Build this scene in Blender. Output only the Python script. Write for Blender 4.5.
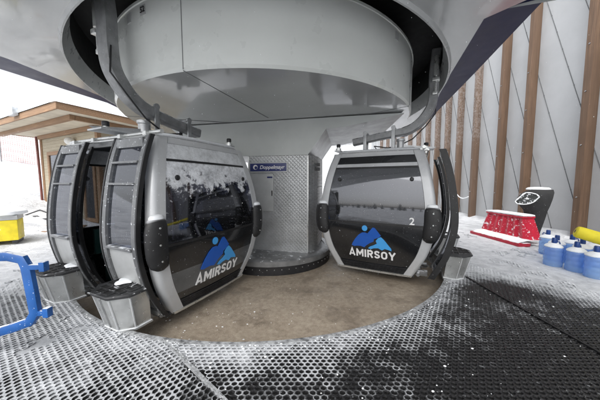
import bpy, bmesh, math, random
from mathutils import Vector, Matrix, noise
R = math.radians
random.seed(7)
for o in list(bpy.data.objects): bpy.data.objects.remove(o, do_unlink=True)
scene = bpy.context.scene
C = scene.collection

# ------------------------------------------------------------ camera, light, exposure
cd = bpy.data.cameras.new('camera'); cam = bpy.data.objects.new('camera', cd); C.objects.link(cam)
cam.location = (0, 0, 1.6); cam.rotation_euler = (R(90 - 4.25), 0, 0)
cd.sensor_width = 36; cd.lens = 14.11; cd.clip_start = 0.05; cd.clip_end = 800
scene.camera = cam
SUN_EL, SUN_AZ = R(52), R(-165)         # azimuth measured from +Y towards +X
w = bpy.data.worlds.new('World'); scene.world = w; w.use_nodes = True
nt = w.node_tree; nt.nodes.clear()
sky = nt.nodes.new('ShaderNodeTexSky'); sky.sky_type = 'NISHITA'; sky.sun_disc = False
sky.sun_elevation = SUN_EL; sky.sun_rotation = SUN_AZ; sky.air_density = 1.0; sky.dust_density = 4.0; sky.ozone_density = 1.0
hsv = nt.nodes.new('ShaderNodeHueSaturation'); hsv.inputs['Saturation'].default_value = 0.16
bg = nt.nodes.new('ShaderNodeBackground'); bg.inputs['Strength'].default_value = 0.15
wo = nt.nodes.new('ShaderNodeOutputWorld')
nt.links.new(sky.outputs[0], hsv.inputs['Color']); nt.links.new(hsv.outputs[0], bg.inputs['Color']); nt.links.new(bg.outputs[0], wo.inputs[0])
sd = bpy.data.lights.new('sun', 'SUN'); sd.energy = 0.9; sd.angle = R(60); sd.color = (1, 0.985, 0.96)
so = bpy.data.objects.new('sun', sd); C.objects.link(so)
sdir = Vector((math.sin(SUN_AZ) * math.cos(SUN_EL), math.cos(SUN_AZ) * math.cos(SUN_EL), math.sin(SUN_EL)))
so.rotation_euler = sdir.to_track_quat('Z', 'Y').to_euler(); so.location = (0, 0, 30)
vs = scene.view_settings
vs.view_transform = 'Standard'; vs.look = 'None'; vs.gamma = 1; vs.use_curve_mapping = False; vs.exposure = 1.08
scene.render.engine = 'CYCLES'
scene.cycles.max_bounces = 10; scene.cycles.transparent_max_bounces = 16; scene.cycles.glossy_bounces = 6; scene.cycles.diffuse_bounces = 4

# ------------------------------------------------------------ materials
class NT:
    def __init__(s, name):
        s.m = bpy.data.materials.new(name); s.m.use_nodes = True; s.t = s.m.node_tree; s.t.nodes.clear()
        s.out = s.n('ShaderNodeOutputMaterial')
    def n(s, k, **kw):
        x = s.t.nodes.new(k)
        for a, b in kw.items(): setattr(x, a, b)
        return x
    def l(s, a, b): s.t.links.new(a, b)
    def coord(s): return s.n('ShaderNodeTexCoord').outputs['Object']
    def noise(s, scale, detail=4, rough=.55, vec=None, stretch=None):
        v = vec or s.coord()
        if stretch:
            mp = s.n('ShaderNodeMapping'); mp.inputs['Scale'].default_value = stretch; s.l(v, mp.inputs[0]); v = mp.outputs[0]
        x = s.n('ShaderNodeTexNoise'); x.inputs['Scale'].default_value = scale; x.inputs['Detail'].default_value = detail
        x.inputs['Roughness'].default_value = rough; s.l(v, x.inputs['Vector']); return x.outputs['Fac']
    def ramp(s, fac, a, b, c0=(0, 0, 0, 1), c1=(1, 1, 1, 1)):
        x = s.n('ShaderNodeValToRGB'); x.color_ramp.elements[0].position = a; x.color_ramp.elements[1].position = b
        x.color_ramp.elements[0].color = c0; x.color_ramp.elements[1].color = c1
        s.l(fac, x.inputs[0]); return x.outputs[0]
    def mixc(s, f, a, b, t='MIX'):
        x = s.n('ShaderNodeMix', data_type='RGBA', blend_type=t)
        for i, v in ((0, f), (6, a), (7, b)):
            if isinstance(v, (int, float)): x.inputs[i].default_value = v
            elif isinstance(v, tuple): x.inputs[i].default_value = v if len(v) == 4 else v + (1,)
            else: s.l(v, x.inputs[i])
        return x.outputs[2]
    def math(s, op, a, b=0.0):
        x = s.n('ShaderNodeMath', operation=op)
        for i, v in ((0, a), (1, b)):
            if isinstance(v, (int, float)): x.inputs[i].default_value = v
            else: s.l(v, x.inputs[i])
        return x.outputs[0]
    def bump(s, h, strength=.3, dist=.01):
        x = s.n('ShaderNodeBump'); x.inputs['Strength'].default_value = strength; x.inputs['Distance'].default_value = dist
        s.l(h, x.inputs['Height']); return x.outputs[0]
    def pbsdf(s, col=(.5, .5, .5), rough=.5, metal=0, normal=None, coat=0):
        b = s.n('ShaderNodeBsdfPrincipled')
        for k, v in (('Base Color', col), ('Roughness', rough), ('Metallic', metal), ('Coat Weight', coat)):
            if isinstance(v, tuple): b.inputs[k].default_value = v + (1,) if len(v) == 3 else v
            elif isinstance(v, (int, float)): b.inputs[k].default_value = v
            else: s.l(v, b.inputs[k])
        if normal: s.l(normal, b.inputs['Normal'])
        return b
    def fin(s, sh): s.l(sh if not hasattr(sh, 'outputs') else sh.outputs[0], s.out.inputs[0]); return s.m
SNOW = (.82, .84, .87)

def mat(name, col, rough=.5, metal=0, var=.12, vs_=6.0, bump=.0, bscale=60, coat=0, snow=0, dust=0, spots=0, sscale=44):
    """general weathered surface; snow = settled snow on faces that look up, dust = flakes stuck anywhere"""
    t = NT(name)
    n1 = t.noise(vs_, 5)
    dark = tuple(c * (1 - var * 2) for c in col); lite = tuple(min(1, c * (1 + var)) for c in col)
    c = t.mixc(t.ramp(n1, .3, .7), dark, lite)
    rg = t.math('ADD', t.math('MULTIPLY', t.noise(vs_ * 3.1, 4), .22), rough - .11)
    sf = None
    if snow:
        g = t.n('ShaderNodeNewGeometry'); sx = t.n('ShaderNodeSeparateXYZ'); t.l(g.outputs['Normal'], sx.inputs[0])
        up = t.ramp(sx.outputs[2], .45, .8)
        nn = t.ramp(t.noise(9, 6, .65), .62 - snow * .45, .70 - snow * .45)
        sf = t.math('MULTIPLY', up, nn)
    if dust:
        d = t.ramp(t.noise(sscale, 6, .68), .70 - dust * .2, .74 - dust * .2)
        sf = d if sf is None else t.math('MAXIMUM', sf, d)
    if sf is not None:
        c = t.mixc(sf, c, SNOW)
        rg = t.math('MAXIMUM', rg, t.math('MULTIPLY', sf, .8))
        metal = t.math('MULTIPLY', t.math('SUBTRACT', 1.0, sf), float(metal)) if metal else 0
    nrm = None
    if bump: nrm = t.bump(t.noise(bscale, 4), bump, .004 if bscale > 5 else .06)
    return t.fin(t.pbsdf(c, rg, metal, nrm, coat))

def wood(name, col, axis, frost=False):
    t = NT(name)
    st = {'x': (.6, 14, 14), 'z': (14, 14, .6), 'y': (14, .6, 14)}[axis]
    n = t.noise(2.5, 6, .6, stretch=st)
    c = t.mixc(t.ramp(n, .3, .72), tuple(x * .55 for x in col), tuple(min(1, x * 1.25) for x in col))
    c = t.mixc(t.ramp(t.noise(.9, 3), .35, .75), c, tuple(x * .7 for x in col))
    if frost:
        sx = t.n('ShaderNodeSeparateXYZ'); t.l(t.coord(), sx.inputs[0])
        hgt = t.n('ShaderNodeMapRange'); hgt.inputs[1].default_value = 2.9; hgt.inputs[2].default_value = 3.6
        hgt.inputs[3].default_value = -.25; hgt.inputs[4].default_value = .04; t.l(sx.outputs[2], hgt.inputs[0])
        f = t.math('MULTIPLY', t.ramp(t.math('ADD', t.noise(14, 9, .7), hgt.outputs[0]), .46, .74), .22)
        c = t.mixc(f, c, SNOW)
    return t.fin(t.pbsdf(c, .62, 0, t.bump(n, .35, .004)))

def glass(name, tint, rough=.04, frost=0, z0=1.2, z1=2.0, base=(.02, .022, .025), opac=.25, dust=.25, ior=1.6, fs=75):
    """tinted pane: transparent + sharp reflection, flakes of snow stuck to it (denser to the top when frost)"""
    t = NT(name)
    tr = t.n('ShaderNodeBsdfTransparent'); tr.inputs[0].default_value = tint + (1,)
    df = t.pbsdf(base, .4)
    m1 = t.n('ShaderNodeMixShader'); m1.inputs[0].default_value = opac; t.l(tr.outputs[0], m1.inputs[1]); t.l(df.outputs[0], m1.inputs[2])
    gl = t.n('ShaderNodeBsdfGlossy'); gl.inputs['Roughness'].default_value = rough; gl.inputs[0].default_value = (.92, .94, 1, 1)
    t.l(t.bump(t.noise(1.3, 2), .06, .02), gl.inputs['Normal'])
    fr = t.n('ShaderNodeFresnel'); fr.inputs[0].default_value = ior
    fa = t.math('ADD', fr.outputs[0], .05)
    m2 = t.n('ShaderNodeMixShader'); t.l(fa, m2.inputs[0]); t.l(m1.outputs[0], m2.inputs[1]); t.l(gl.outputs[0], m2.inputs[2])
    sn = t.pbsdf(SNOW, .85)
    sx = t.n('ShaderNodeSeparateXYZ'); t.l(t.coord(), sx.inputs[0])
    fine = t.ramp(t.noise(fs, 4, .62), .735 - dust * .2, .79 - dust * .2)
    f = fine
    if frost:
        h = t.n('ShaderNodeMapRange'); h.inputs[1].default_value = z0; h.inputs[2].default_value = z1
        h.inputs[3].default_value = -.30; h.inputs[4].default_value = frost; t.l(sx.outputs[2], h.inputs[0])
        cl = t.ramp(t.math('ADD', t.noise(7, 10, .72, stretch=(1, 1, .95)), h.outputs[0]), .5, .56)
        body = t.ramp(t.math('ADD', t.math('MULTIPLY', t.noise(26, 8, .8), .6), t.math('MULTIPLY', t.noise(5, 4, .6), .5)), .42, .66, (.42, .42, .42, 1), (1, 1, 1, 1))
        f = t.math('MAXIMUM', fine, t.math('MULTIPLY', t.math('MULTIPLY', cl, body), 1.08))
    m3 = t.n('ShaderNodeMixShader'); t.l(t.math('MINIMUM', t.math('MULTIPLY', f, .88), .95), m3.inputs[0]); t.l(m2.outputs[0], m3.inputs[1]); t.l(sn.outputs[0], m3.inputs[2])
    return t.fin(m3)

M = {}
M['silver'] = mat('cabin_silver_paint', (.50, .51, .52), .34, .15, .06, 3, coat=.3, dust=.25)
M['alu'] = mat('brushed_aluminium', (.62, .63, .62), .30, .75, .10, 5, dust=.15)
M['lid'] = mat('lid_rubber', (.03, .031, .033), .5, 0, .2, 8, snow=.12, dust=.25)
M['plinth'] = mat('plinth_galvanised', (.26, .265, .27), .4, .5, .14, 6, snow=.12, dust=.1)
M['alu_snowy'] = mat('aluminium_with_snow', (.5, .51, .52), .36, .6, .10, 5, snow=1.1, dust=.35)
M['roof'] = mat('roof_panel_snowy', (.35, .36, .37), .5, .2, .1, 5, snow=1.3, dust=.5)
M['black_plastic'] = mat('black_plastic', (.018, .018, .02), .42, 0, .2, 8, bump=.15, bscale=200, dust=.1)
M['pad'] = mat('bumper_pad_rubber', (.015, .015, .016), .5, 0, .2, 8, bump=.2, bscale=160, snow=.9, dust=.2, sscale=40)
M['rubber'] = mat('seal_rubber', (.012, .012, .013), .45, 0, .2, 9, dust=.12)
M['black_panel'] = mat('black_gloss_panel', (.012, .013, .015), .16, 0, .2, 3, coat=.6, dust=.16, sscale=60)
M['reflection_grey'] = mat('reflection_grey_strip', (.10, .105, .11), .2, .1, .15, 3, coat=.5, dust=.18, sscale=60)
def frost_panel():
    t = NT('silver_panel_under_frost')
    a = t.noise(7, 9, .72, stretch=(1, 1, .7)); b = t.noise(60, 5, .65)
    f = t.ramp(t.math('ADD', t.math('MULTIPLY', a, .7), t.math('MULTIPLY', b, .3)), .36, .62)
    c = t.mixc(f, (.40, .41, .42), (.74, .76, .78))
    return t.fin(t.pbsdf(c, t.math('ADD', .4, t.math('MULTIPLY', f, .4)), .05, t.bump(f, .5, .006)))
M['frost_panel'] = frost_panel()
M['stile'] = mat('door_stile_metal', (.20, .205, .21), .35, .5, .12, 6, snow=.4, dust=.45, sscale=30)
M['dark_steel'] = mat('grey_painted_steel', (.26, .265, .27), .45, .5, .15, 7, bump=.12, bscale=120, snow=.45, dust=.22)
M['steel'] = mat('zinc_steel', (.38, .39, .4), .35, .8, .12, 8, snow=.6, dust=.12)
M['seat'] = mat('dark_green_bench_shell', (.012, .05, .045), .4, 0, .1, 5, dust=.1)
M['interior'] = mat('cabin_interior', (.035, .036, .04), .6, 0, .15, 5, dust=.05)
M['glass_dark'] = glass('tinted_window', (.10, .11, .13), opac=.35, dust=.3)
M['glass_frost'] = glass('tinted_window_with_snow', (.36, .36, .44), frost=.27, z0=1.08, z1=1.9, opac=.12, dust=.35, ior=1.5, fs=48)
M['glass_door'] = glass('door_pane', (.42, .44, .48), opac=.06, dust=.30, base=(.2, .21, .23), fs=34)
M['glass_side'] = glass('side_pane', (.5, .52, .55), opac=.15, dust=.35)
M['blue_dark'] = mat('logo_deep_blue', (.01, .09, .42), .35, 0, .03)
M['blue_light'] = mat('logo_light_blue', (.06, .33, .72), .35, 0, .03)
M['white'] = mat('white_lettering', (.8, .8, .8), .4, 0, .04)
M['drum'] = mat('drum_grey_paint', (.60, .62, .60), .30, 0, .04, .9, coat=.35)
M['soffit'] = mat('soffit_grey_paint', (.42, .43, .43), .16, .25, .05, .7, coat=.5)
M['lip'] = mat('slot_lip_paint', (.40, .41, .41), .3, .1, .1, 2, coat=.3)
M['slot'] = mat('slot_interior_black', (.006, .006, .006), .7, 0, .2, 3)
M['navy'] = mat('navy_fascia', (.008, .011, .055), .45, 0, .15, 1.5)
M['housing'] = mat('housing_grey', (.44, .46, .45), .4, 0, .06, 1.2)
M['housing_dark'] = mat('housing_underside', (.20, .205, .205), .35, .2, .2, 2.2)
M['sign_blue'] = mat('sign_navy_plate', (.02, .03, .14), .35, 0, .05)
M['panel_grey'] = mat('cabinet_door_grey', (.45, .46, .46), .45, .2, .05)
M['wall'] = mat('wall_sheet_grey', (.43, .44, .45), .5, 0, .05, .8, bump=.35, bscale=1.6)
M['seam'] = mat('wall_seam_dark', (.13, .135, .14), .6)
M['post'] = wood('glulam_brown', (.165, .10, .062), 'z')
M['post_frost'] = wood('glulam_brown_frosted', (.17, .11, .075), 'z', True)
M['timber'] = wood('hut_timber', (.34, .205, .115), 'x')
M['soffit_board'] = mat('hut_soffit', (.62, .56, .45), .7, 0, .1, 2)
M['downpipe'] = mat('brown_pipe', (.16, .05, .04), .5)
M['snow'] = None
M['pure_snow'] = None
M['barrier_blue'] = mat('blue_barrier_plastic', (.010, .095, .34), .42, 0, .12, 5, bump=.1, bscale=90, snow=.55, dust=.3)
M['yellow'] = mat('yellow_plastic', (.72, .58, .02), .45, 0, .12, 5, dust=.05)
M['foam'] = mat('yellow_foam', (.78, .66, .03), .7, 0, .06, 9, bump=.3, bscale=80)
M['red'] = mat('red_plastic', (.48, .015, .04), .42, 0, .12, 5, snow=.7, dust=.58, sscale=13)
M['red_clean'] = mat('red_plastic_plain', (.48, .015, .04), .42, 0, .12, 5, snow=.35, dust=.12)
M['black_sheet'] = mat('black_plastic_sheet', (.014, .014, .015), .38, 0, .2, 8, bump=.6, bscale=14, dust=.12)
M['cap_blue'] = mat('bottle_cap_blue', (.01, .05, .22), .4)
M['bark'] = mat('bark', (.09, .065, .05), .9, 0, .3, 9, bump=.6, bscale=30)
M['needles'] = mat('conifer_needles', (.03, .05, .035), .8, 0, .3, 3, snow=.8)
M['net'] = mat('net_cord', (.35, .10, .07), .7)
M['lamp_glass'] = mat('opal_lamp_globe', (.75, .75, .72), .3)
M['hut_glass'] = glass('hut_window_pane', (.3, .3, .3), opac=.3)

def snow_mat():
    t = NT('snow_surface')
    n = t.noise(1.6, 9, .7); n2 = t.noise(14, 5, .6)
    c = t.mixc(t.ramp(n, .38, .56), (.48, .495, .52), (.72, .735, .76))
    h = t.math('ADD', t.math('MULTIPLY', n, .8), t.math('MULTIPLY', n2, .22))
    b = t.pbsdf(c, .75, 0, t.bump(h, 1.0, .16))
    return t.fin(b)
M['snow'] = snow_mat()
def thick_snow():
    t = NT('settled_snow'); n = t.noise(9, 6, .6)
    return t.fin(t.pbsdf((.82, .84, .86), .8, 0, t.bump(n, .5, .02)))
M['pure_snow'] = thick_snow()

def deck_mat(name, web):
    """black rubber with snow lying on it where the 'snow' attribute (amount of snow at that place) says so"""
    t = NT(name)
    at = t.n('ShaderNodeAttribute'); at.attribute_name = 'snow'
    n = t.noise(30, 8, .8); n2 = t.noise(210, 3, .7)
    s = t.math('ADD', t.math('ADD', t.math('MULTIPLY', n, .55), t.math('MULTIPLY', n2, .45)), t.math('SUBTRACT', at.outputs['Fac'], .5))
    f = t.ramp(s, .46, .62)
    if web:        # crumbs and dragged streaks of snow left on the trodden part
        f = t.math('MAXIMUM', f, t.math('MULTIPLY', t.ramp(t.noise(26, 6, .78, stretch=(1, .45, 1)), .60, .68), .75))
    c = t.mixc(f, (.011, .011, .012) if web else (.007, .007, .007), (.44, .455, .475))
    c = t.mixc(t.math('MULTIPLY', t.ramp(at.outputs['Fac'], .80, 1.05), f), c, t.mixc(t.ramp(t.noise(5, 10, .8), .36, .60), (.46, .475, .50), (.72, .735, .76)))       # deeper, trodden snow
    rg = t.math('ADD', .32, t.math('MULTIPLY', f, .5))
    b = t.pbsdf(c, rg, 0, t.bump(t.math('ADD', t.math('ADD', f, t.math('MULTIPLY', n2, .5)), t.math('MULTIPLY', t.noise(7, 8, .7), 2.2)), .7, .010))
    return t.fin(b)
M['mat_web'] = deck_mat('rubber_matting', True)
M['mat_base'] = deck_mat('deck_under_matting', False)

def concrete():
    t = NT('wet_brown_concrete')
    n = t.noise(1.1, 9, .65); n2 = t.noise(16, 7, .7); n3 = t.noise(90, 3, .6)
    c = t.mixc(t.ramp(n, .34, .66), (.39, .325, .25), (.48, .41, .325))
    c = t.mixc(t.ramp(n2, .36, .64), t.mixc(1.0, c, (.70, .68, .66), 'MULTIPLY'), c)
    c = t.mixc(t.ramp(n3, .60, .72), c, (.42, .38, .32))
    c = t.mixc(t.ramp(n3, .30, .40, (.7, .7, .7, 1), (0, 0, 0, 1)), c, (.12, .095, .07))
    wet = t.ramp(t.noise(1.7, 7, .7), .50, .60)
    c = t.mixc(t.math('MULTIPLY', wet, .55), c, t.mixc(1.0, c, (.55, .52, .50), 'MULTIPLY'))
    sp = t.ramp(t.noise(2.6, 5, .6), .60, .65)
    c = t.mixc(t.math('MULTIPLY', sp, .6), c, t.mixc(1.0, c, (.62, .60, .58), 'MULTIPLY'))
    rg = t.math('SUBTRACT', .68, t.math('MULTIPLY', wet, .38))
    h = t.math('ADD', t.math('MULTIPLY', n2, .6), t.math('MULTIPLY', n3, .4))
    return t.fin(t.pbsdf(c, rg, 0, t.bump(h, .7, .014)))
M['concrete'] = concrete()

def tread():
    """diamond chequer plate: small alternating raised bars"""
    t = NT('chequer_plate')
    v = t.coord()
    hs = []
    for ang, off in ((45, 0), (-45, .5)):
        mp = t.n('ShaderNodeMapping'); mp.inputs['Scale'].default_value = (17, 17, 17); mp.inputs['Rotation'].default_value = (0, R(ang), 0)
        mp.inputs['Location'].default_value = (off, off, off * .6)
        t.l(v, mp.inputs[0])
        sx = t.n('ShaderNodeSeparateXYZ'); t.l(mp.outputs[0], sx.inputs[0])
        a = t.math('ABSOLUTE', t.math('SUBTRACT', t.math('FRACT', sx.outputs[0]), .5))
        b = t.math('ABSOLUTE', t.math('SUBTRACT', t.math('FRACT', sx.outputs[2]), .5))
        d = t.math('ADD', t.math('MULTIPLY', a, 2.6), t.math('MULTIPLY', b, 1.2))
        hs.append(t.ramp(d, .25, .55, (1, 1, 1, 1), (0, 0, 0, 1)))
    h = t.math('MAXIMUM', hs[0], hs[1])
    n = t.noise(3, 5)
    c = t.mixc(t.ramp(n, .3, .7), (.42, .43, .43), (.60, .61, .62))
    return t.fin(t.pbsdf(c, t.math('ADD', .28, t.math('MULTIPLY', n, .25)), .5, t.bump(h, 1.0, .012)))
M['tread'] = tread()

def bottle_mat():
    t = NT('blue_bottle_plastic')
    n = t.noise(6, 4)
    tr = t.n('ShaderNodeBsdfTransparent'); t.l(t.mixc(n, (.46, .65, .93), (.62, .78, .97)), tr.inputs[0])
    b = t.pbsdf(t.mixc(n, (.32, .50, .80), (.48, .64, .90)), .14, 0, t.bump(n, .25, .01), .4)
    m = t.n('ShaderNodeMixShader'); m.inputs[0].default_value = .34; t.l(tr.outputs[0], m.inputs[1]); t.l(b.outputs[0], m.inputs[2])
    return t.fin(m)
M['bottle'] = bottle_mat()

def boards():
    t = NT('hut_lap_boards')
    sx = t.n('ShaderNodeSeparateXYZ'); t.l(t.coord(), sx.inputs[0])
    fr = t.math('FRACT', t.math('MULTIPLY', sx.outputs[2], 7.2))
    gap = t.ramp(fr, .0, .09)
    n = t.noise(2, 6, .6, stretch=(1, 1, 18))
    c = t.mixc(t.ramp(n, .3, .7), (.33, .285, .20), (.48, .43, .33))
    c = t.mixc(gap, (.14, .10, .06), c)
    return t.fin(t.pbsdf(c, .7, 0, t.bump(fr, .5, .02)))
M['boards'] = boards()

# ------------------------------------------------------------ mesh helpers
class MB:
    def __init__(s): s.v = []; s.f = []; s.mi = []; s.sm = []
    def add(s, vs, fs, mi=0, smooth=False):
        k = len(s.v); s.v += [tuple(p) for p in vs]
        for f in fs: s.f.append(tuple(i + k for i in f)); s.mi.append(mi); s.sm.append(smooth)
        return s
    def box(s, x0, x1, y0, y1, z0, z1, bev=0, mi=0, mtx=None):
        bm = bmesh.new(); bmesh.ops.create_cube(bm, size=1)
        for v in bm.verts: v.co = Vector(((x0 + x1) / 2 + v.co.x * (x1 - x0), (y0 + y1) / 2 + v.co.y * (y1 - y0), (z0 + z1) / 2 + v.co.z * (z1 - z0)))
        if bev: bmesh.ops.bevel(bm, geom=bm.edges[:], offset=bev, segments=2, affect='EDGES', profile=.7)
        if mtx: bm.transform(mtx)
        bm.verts.index_update()
        s.add([v.co.copy() for v in bm.verts], [[v.index for v in f.verts] for f in bm.faces], mi); bm.free(); return s
    def loft(s, rings, mi=0, smooth=True, cap=True, closed=True):
        n = len(rings[0]); vs = [p for r in rings for p in r]; fs = []
        for i in range(len(rings) - 1):
            for j in range(n if closed else n - 1):
                k = (j + 1) % n; fs.append((i * n + j, i * n + k, (i + 1) * n + k, (i + 1) * n + j))
        s.add(vs, fs, mi, smooth)
        if cap and closed:
            s.add(rings[0], [tuple(range(n))[::-1]], mi); s.add(rings[-1], [tuple(range(n))], mi)
        return s
    def tube(s, pts, r, n=10, mi=0, flat=None, cap=True):
        pts = [Vector(p) for p in pts]; rings = []
        up = Vector((0, 0, 1)); prev = None
        for i, p in enumerate(pts):
            d = (pts[min(i + 1, len(pts) - 1)] - pts[max(i - 1, 0)]).normalized()
            a = prev if prev is not None else (up if abs(d.z) < .9 else Vector((1, 0, 0)))
            x = (a - d * a.dot(d)).normalized(); prev = x; y = d.cross(x)
            rr = r[i] if isinstance(r, (list, tuple)) else r
            if flat:      # rectangular section (half sizes), flat = (along x, along y)
                h, g = flat; c = .25
                q = [(h, g * (1 - c)), (h * (1 - c), g), (-h * (1 - c), g), (-h, g * (1 - c)), (-h, -g * (1 - c)), (-h * (1 - c), -g), (h * (1 - c), -g), (h, -g * (1 - c))]
                rings.append([p + x * (a_ * rr) + y * (b_ * rr) for a_, b_ in q])
            else: rings.append([p + (x * math.cos(2 * math.pi * k / n) + y * math.sin(2 * math.pi * k / n)) * rr for k in range(n)])
        return s.loft(rings, mi, smooth=not flat, cap=cap)
    def lathe(s, prof, c=(0, 0, 0), n=24, mi=0, mtx=None, cap=True):
        rings = [[Vector((c[0] + r * math.cos(2 * math.pi * k / n), c[1] + r * math.sin(2 * math.pi * k / n), c[2] + z)) for k in range(n)] for r, z in prof]
        if mtx: rings = [[mtx @ p for p in r] for r in rings]
        return s.loft(rings, mi, True, cap)
    def prism(s, poly, y0, y1, mi=0, fn=None):
        """poly in (x,z) extruded along y"""
        a = [Vector((x, y0, z)) for x, z in poly]; b = [Vector((x, y1, z)) for x, z in poly]
        if fn: a = [fn(p) for p in a]; b = [fn(p) for p in b]
        return s.loft([a, b], mi, False)
    def build(s, name, m, parent=None, loc=None):
        me = bpy.data.meshes.new(name); me.from_pydata(s.v, [], s.f)
        ms = m if isinstance(m, (list, tuple)) else [m]
        for q in ms: me.materials.append(q)
        me.polygons.foreach_set('material_index', s.mi); me.polygons.foreach_set('use_smooth', s.sm)
        bm = bmesh.new(); bm.from_mesh(me); bmesh.ops.recalc_face_normals(bm, faces=bm.faces); bm.to_mesh(me); bm.free()
        me.update()
        try: me.set_sharp_from_angle(angle=R(38))
        except Exception: pass
        o = bpy.data.objects.new(name, me); C.objects.link(o)
        if parent: o.parent = parent
        if loc: o.location = loc
        return o
def tag(o, label=None, cat=None, group=None, kind=None):
    if label: o['label'] = label
    if cat: o['category'] = cat
    if group: o['group'] = group
    if kind: o['kind'] = kind
    return o
def empty(name, label, cat, loc=(0, 0, 0), rz=0, group=None):
    o = bpy.data.objects.new(name, None); C.objects.link(o); o.location = loc; o.rotation_euler = (0, 0, rz)
    o.empty_display_size = .2
    return tag(o, label, cat, group)
def text_mesh(name, body, size, m, parent, mtx, bold=0.0, shear=0, extrude=.002, sx=1, space=1):
    cu = bpy.data.curves.new('t', 'FONT'); cu.body = body; cu.size = size; cu.offset = bold; cu.extrude = extrude; cu.shear = shear
    cu.align_x = 'CENTER'; cu.align_y = 'CENTER'; cu.space_character = space; cu.resolution_u = 6
    o = bpy.data.objects.new('t', cu); C.objects.link(o)
    bpy.context.view_layer.update()
    me = bpy.data.meshes.new_from_object(o.evaluated_get(bpy.context.evaluated_depsgraph_get()))
    bpy.data.objects.remove(o)
    me.transform(mtx @ Matrix.Diagonal((sx, 1, 1, 1)))
    me.materials.clear(); me.materials.append(m)
    q = bpy.data.objects.new(name, me); C.objects.link(q); q.parent = parent
    return q
def ribbon(m, pts, w, y, dy):
    """flat thick stroke along pts (x, z) standing off the plane by y..y+dy"""
    P = [Vector(p) for p in pts]; L, Rr = [], []
    for i, p in enumerate(P):
        a = (p - P[i - 1]).normalized() if i else (P[1] - p).normalized()
        b = (P[i + 1] - p).normalized() if i < len(P) - 1 else a
        t = (a + b).normalized(); n = Vector((-t.y, t.x)); k = w / 2 / max(.45, n.dot(Vector((-a.y, a.x))))
        L.append(p + n * k); Rr.append(p - n * k)
    rings = [[(l.x, y, l.y), (r.x, y, r.y), (r.x, y + dy, r.y), (l.x, y + dy, l.y)] for l, r in zip(L, Rr)]
    m.loft(rings, smooth=False)
def name_letters(parent, mtx, h, mt):
    """bold condensed capitals A M I R S O Y, height h, centred on the origin, one mesh per letter"""
    def arc(cx, cz, rx, rz, a0, a1, n=10): return [(cx + rx * math.cos(R(a0 + (a1 - a0) * k / n)), cz + rz * math.sin(R(a0 + (a1 - a0) * k / n))) for k in range(n + 1)]
    w = .20; e = w / 2
    G = {'A': (.80, [[(e * .9, 0), (.40, 1 - .02), (.80 - e * .9, 0)], [(.2, .27), (.6, .27)]]),
         'M': (.90, [[(e, 0), (e, 1)], [(e, .93), (.45, .32), (.9 - e, .93)], [(.9 - e, 1), (.9 - e, 0)]]),
         'I': (.20, [[(e, 0), (e, 1)]]),
         'R': (.70, [[(e, 0), (e, 1)], [(e, 1 - e), (.38, 1 - e)] + arc(.38, .69, .22, .21, 90, -90) + [(e, .48)], [(.36, .46), (.62, 0)]]),
         'S': (.68, [[(.60, .76)] + arc(.34, .70, .24, .20, 25, 150, 8) + [(.13, .62), (.24, .53), (.44, .47), (.56, .38)] + arc(.34, .30, .24, .20, -5, -150, 8) + [(.07, .24)]]),
         'O': (.72, [arc(.36, .66, .26, .24, 0, 180, 12) + arc(.36, .34, .26, .24, 180, 360, 12) + [(.62, .66)]]),
         'Y': (.80, [[(e * .8, 1), (.40, .44)], [(.8 - e * .8, 1), (.40, .44)], [(.40, .52), (.40, 0)]])}
    word = 'AMIRSOY'; gap = .13
    tot = sum(G[c][0] for c in word) + gap * (len(word) - 1); x = -tot / 2
    for c in word:
        m = MB(); wd, st = G[c]
        for k, pl in enumerate(st): ribbon(m, [((x + px) * h, (pz - .5) * h) for px, pz in pl], w * h, -.0075 - k * .0005, .004 + k * .0005)
        m.v = [mtx(v) for v in m.v]
        m.build('letter', mt, parent); x += wd + gap
def pw(tbl, z):
    """smooth interpolation in a table of (z, value)"""
    n = len(tbl)
    if z <= tbl[0][0]: return tbl[0][1]
    if z >= tbl[-1][0]: return tbl[-1][1]
    for i in range(n - 1):
        if tbl[i][0] <= z <= tbl[i + 1][0]:
            p1, p2 = tbl[i], tbl[i + 1]; p0 = tbl[max(i - 1, 0)]; p3 = tbl[min(i + 2, n - 1)]
            h = p2[0] - p1[0]; t = (z - p1[0]) / h
            m1 = (p2[1] - p0[1]) / (p2[0] - p0[0]) * h; m2 = (p3[1] - p1[1]) / (p3[0] - p1[0]) * h
            return (2 * t**3 - 3 * t**2 + 1) * p1[1] + (t**3 - 2 * t**2 + t) * m1 + (-2 * t**3 + 3 * t**2) * p2[1] + (t**3 - t**2) * m2
def zs(a, b, n): return [a + (b - a) * i / n for i in range(n + 1)]

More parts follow.
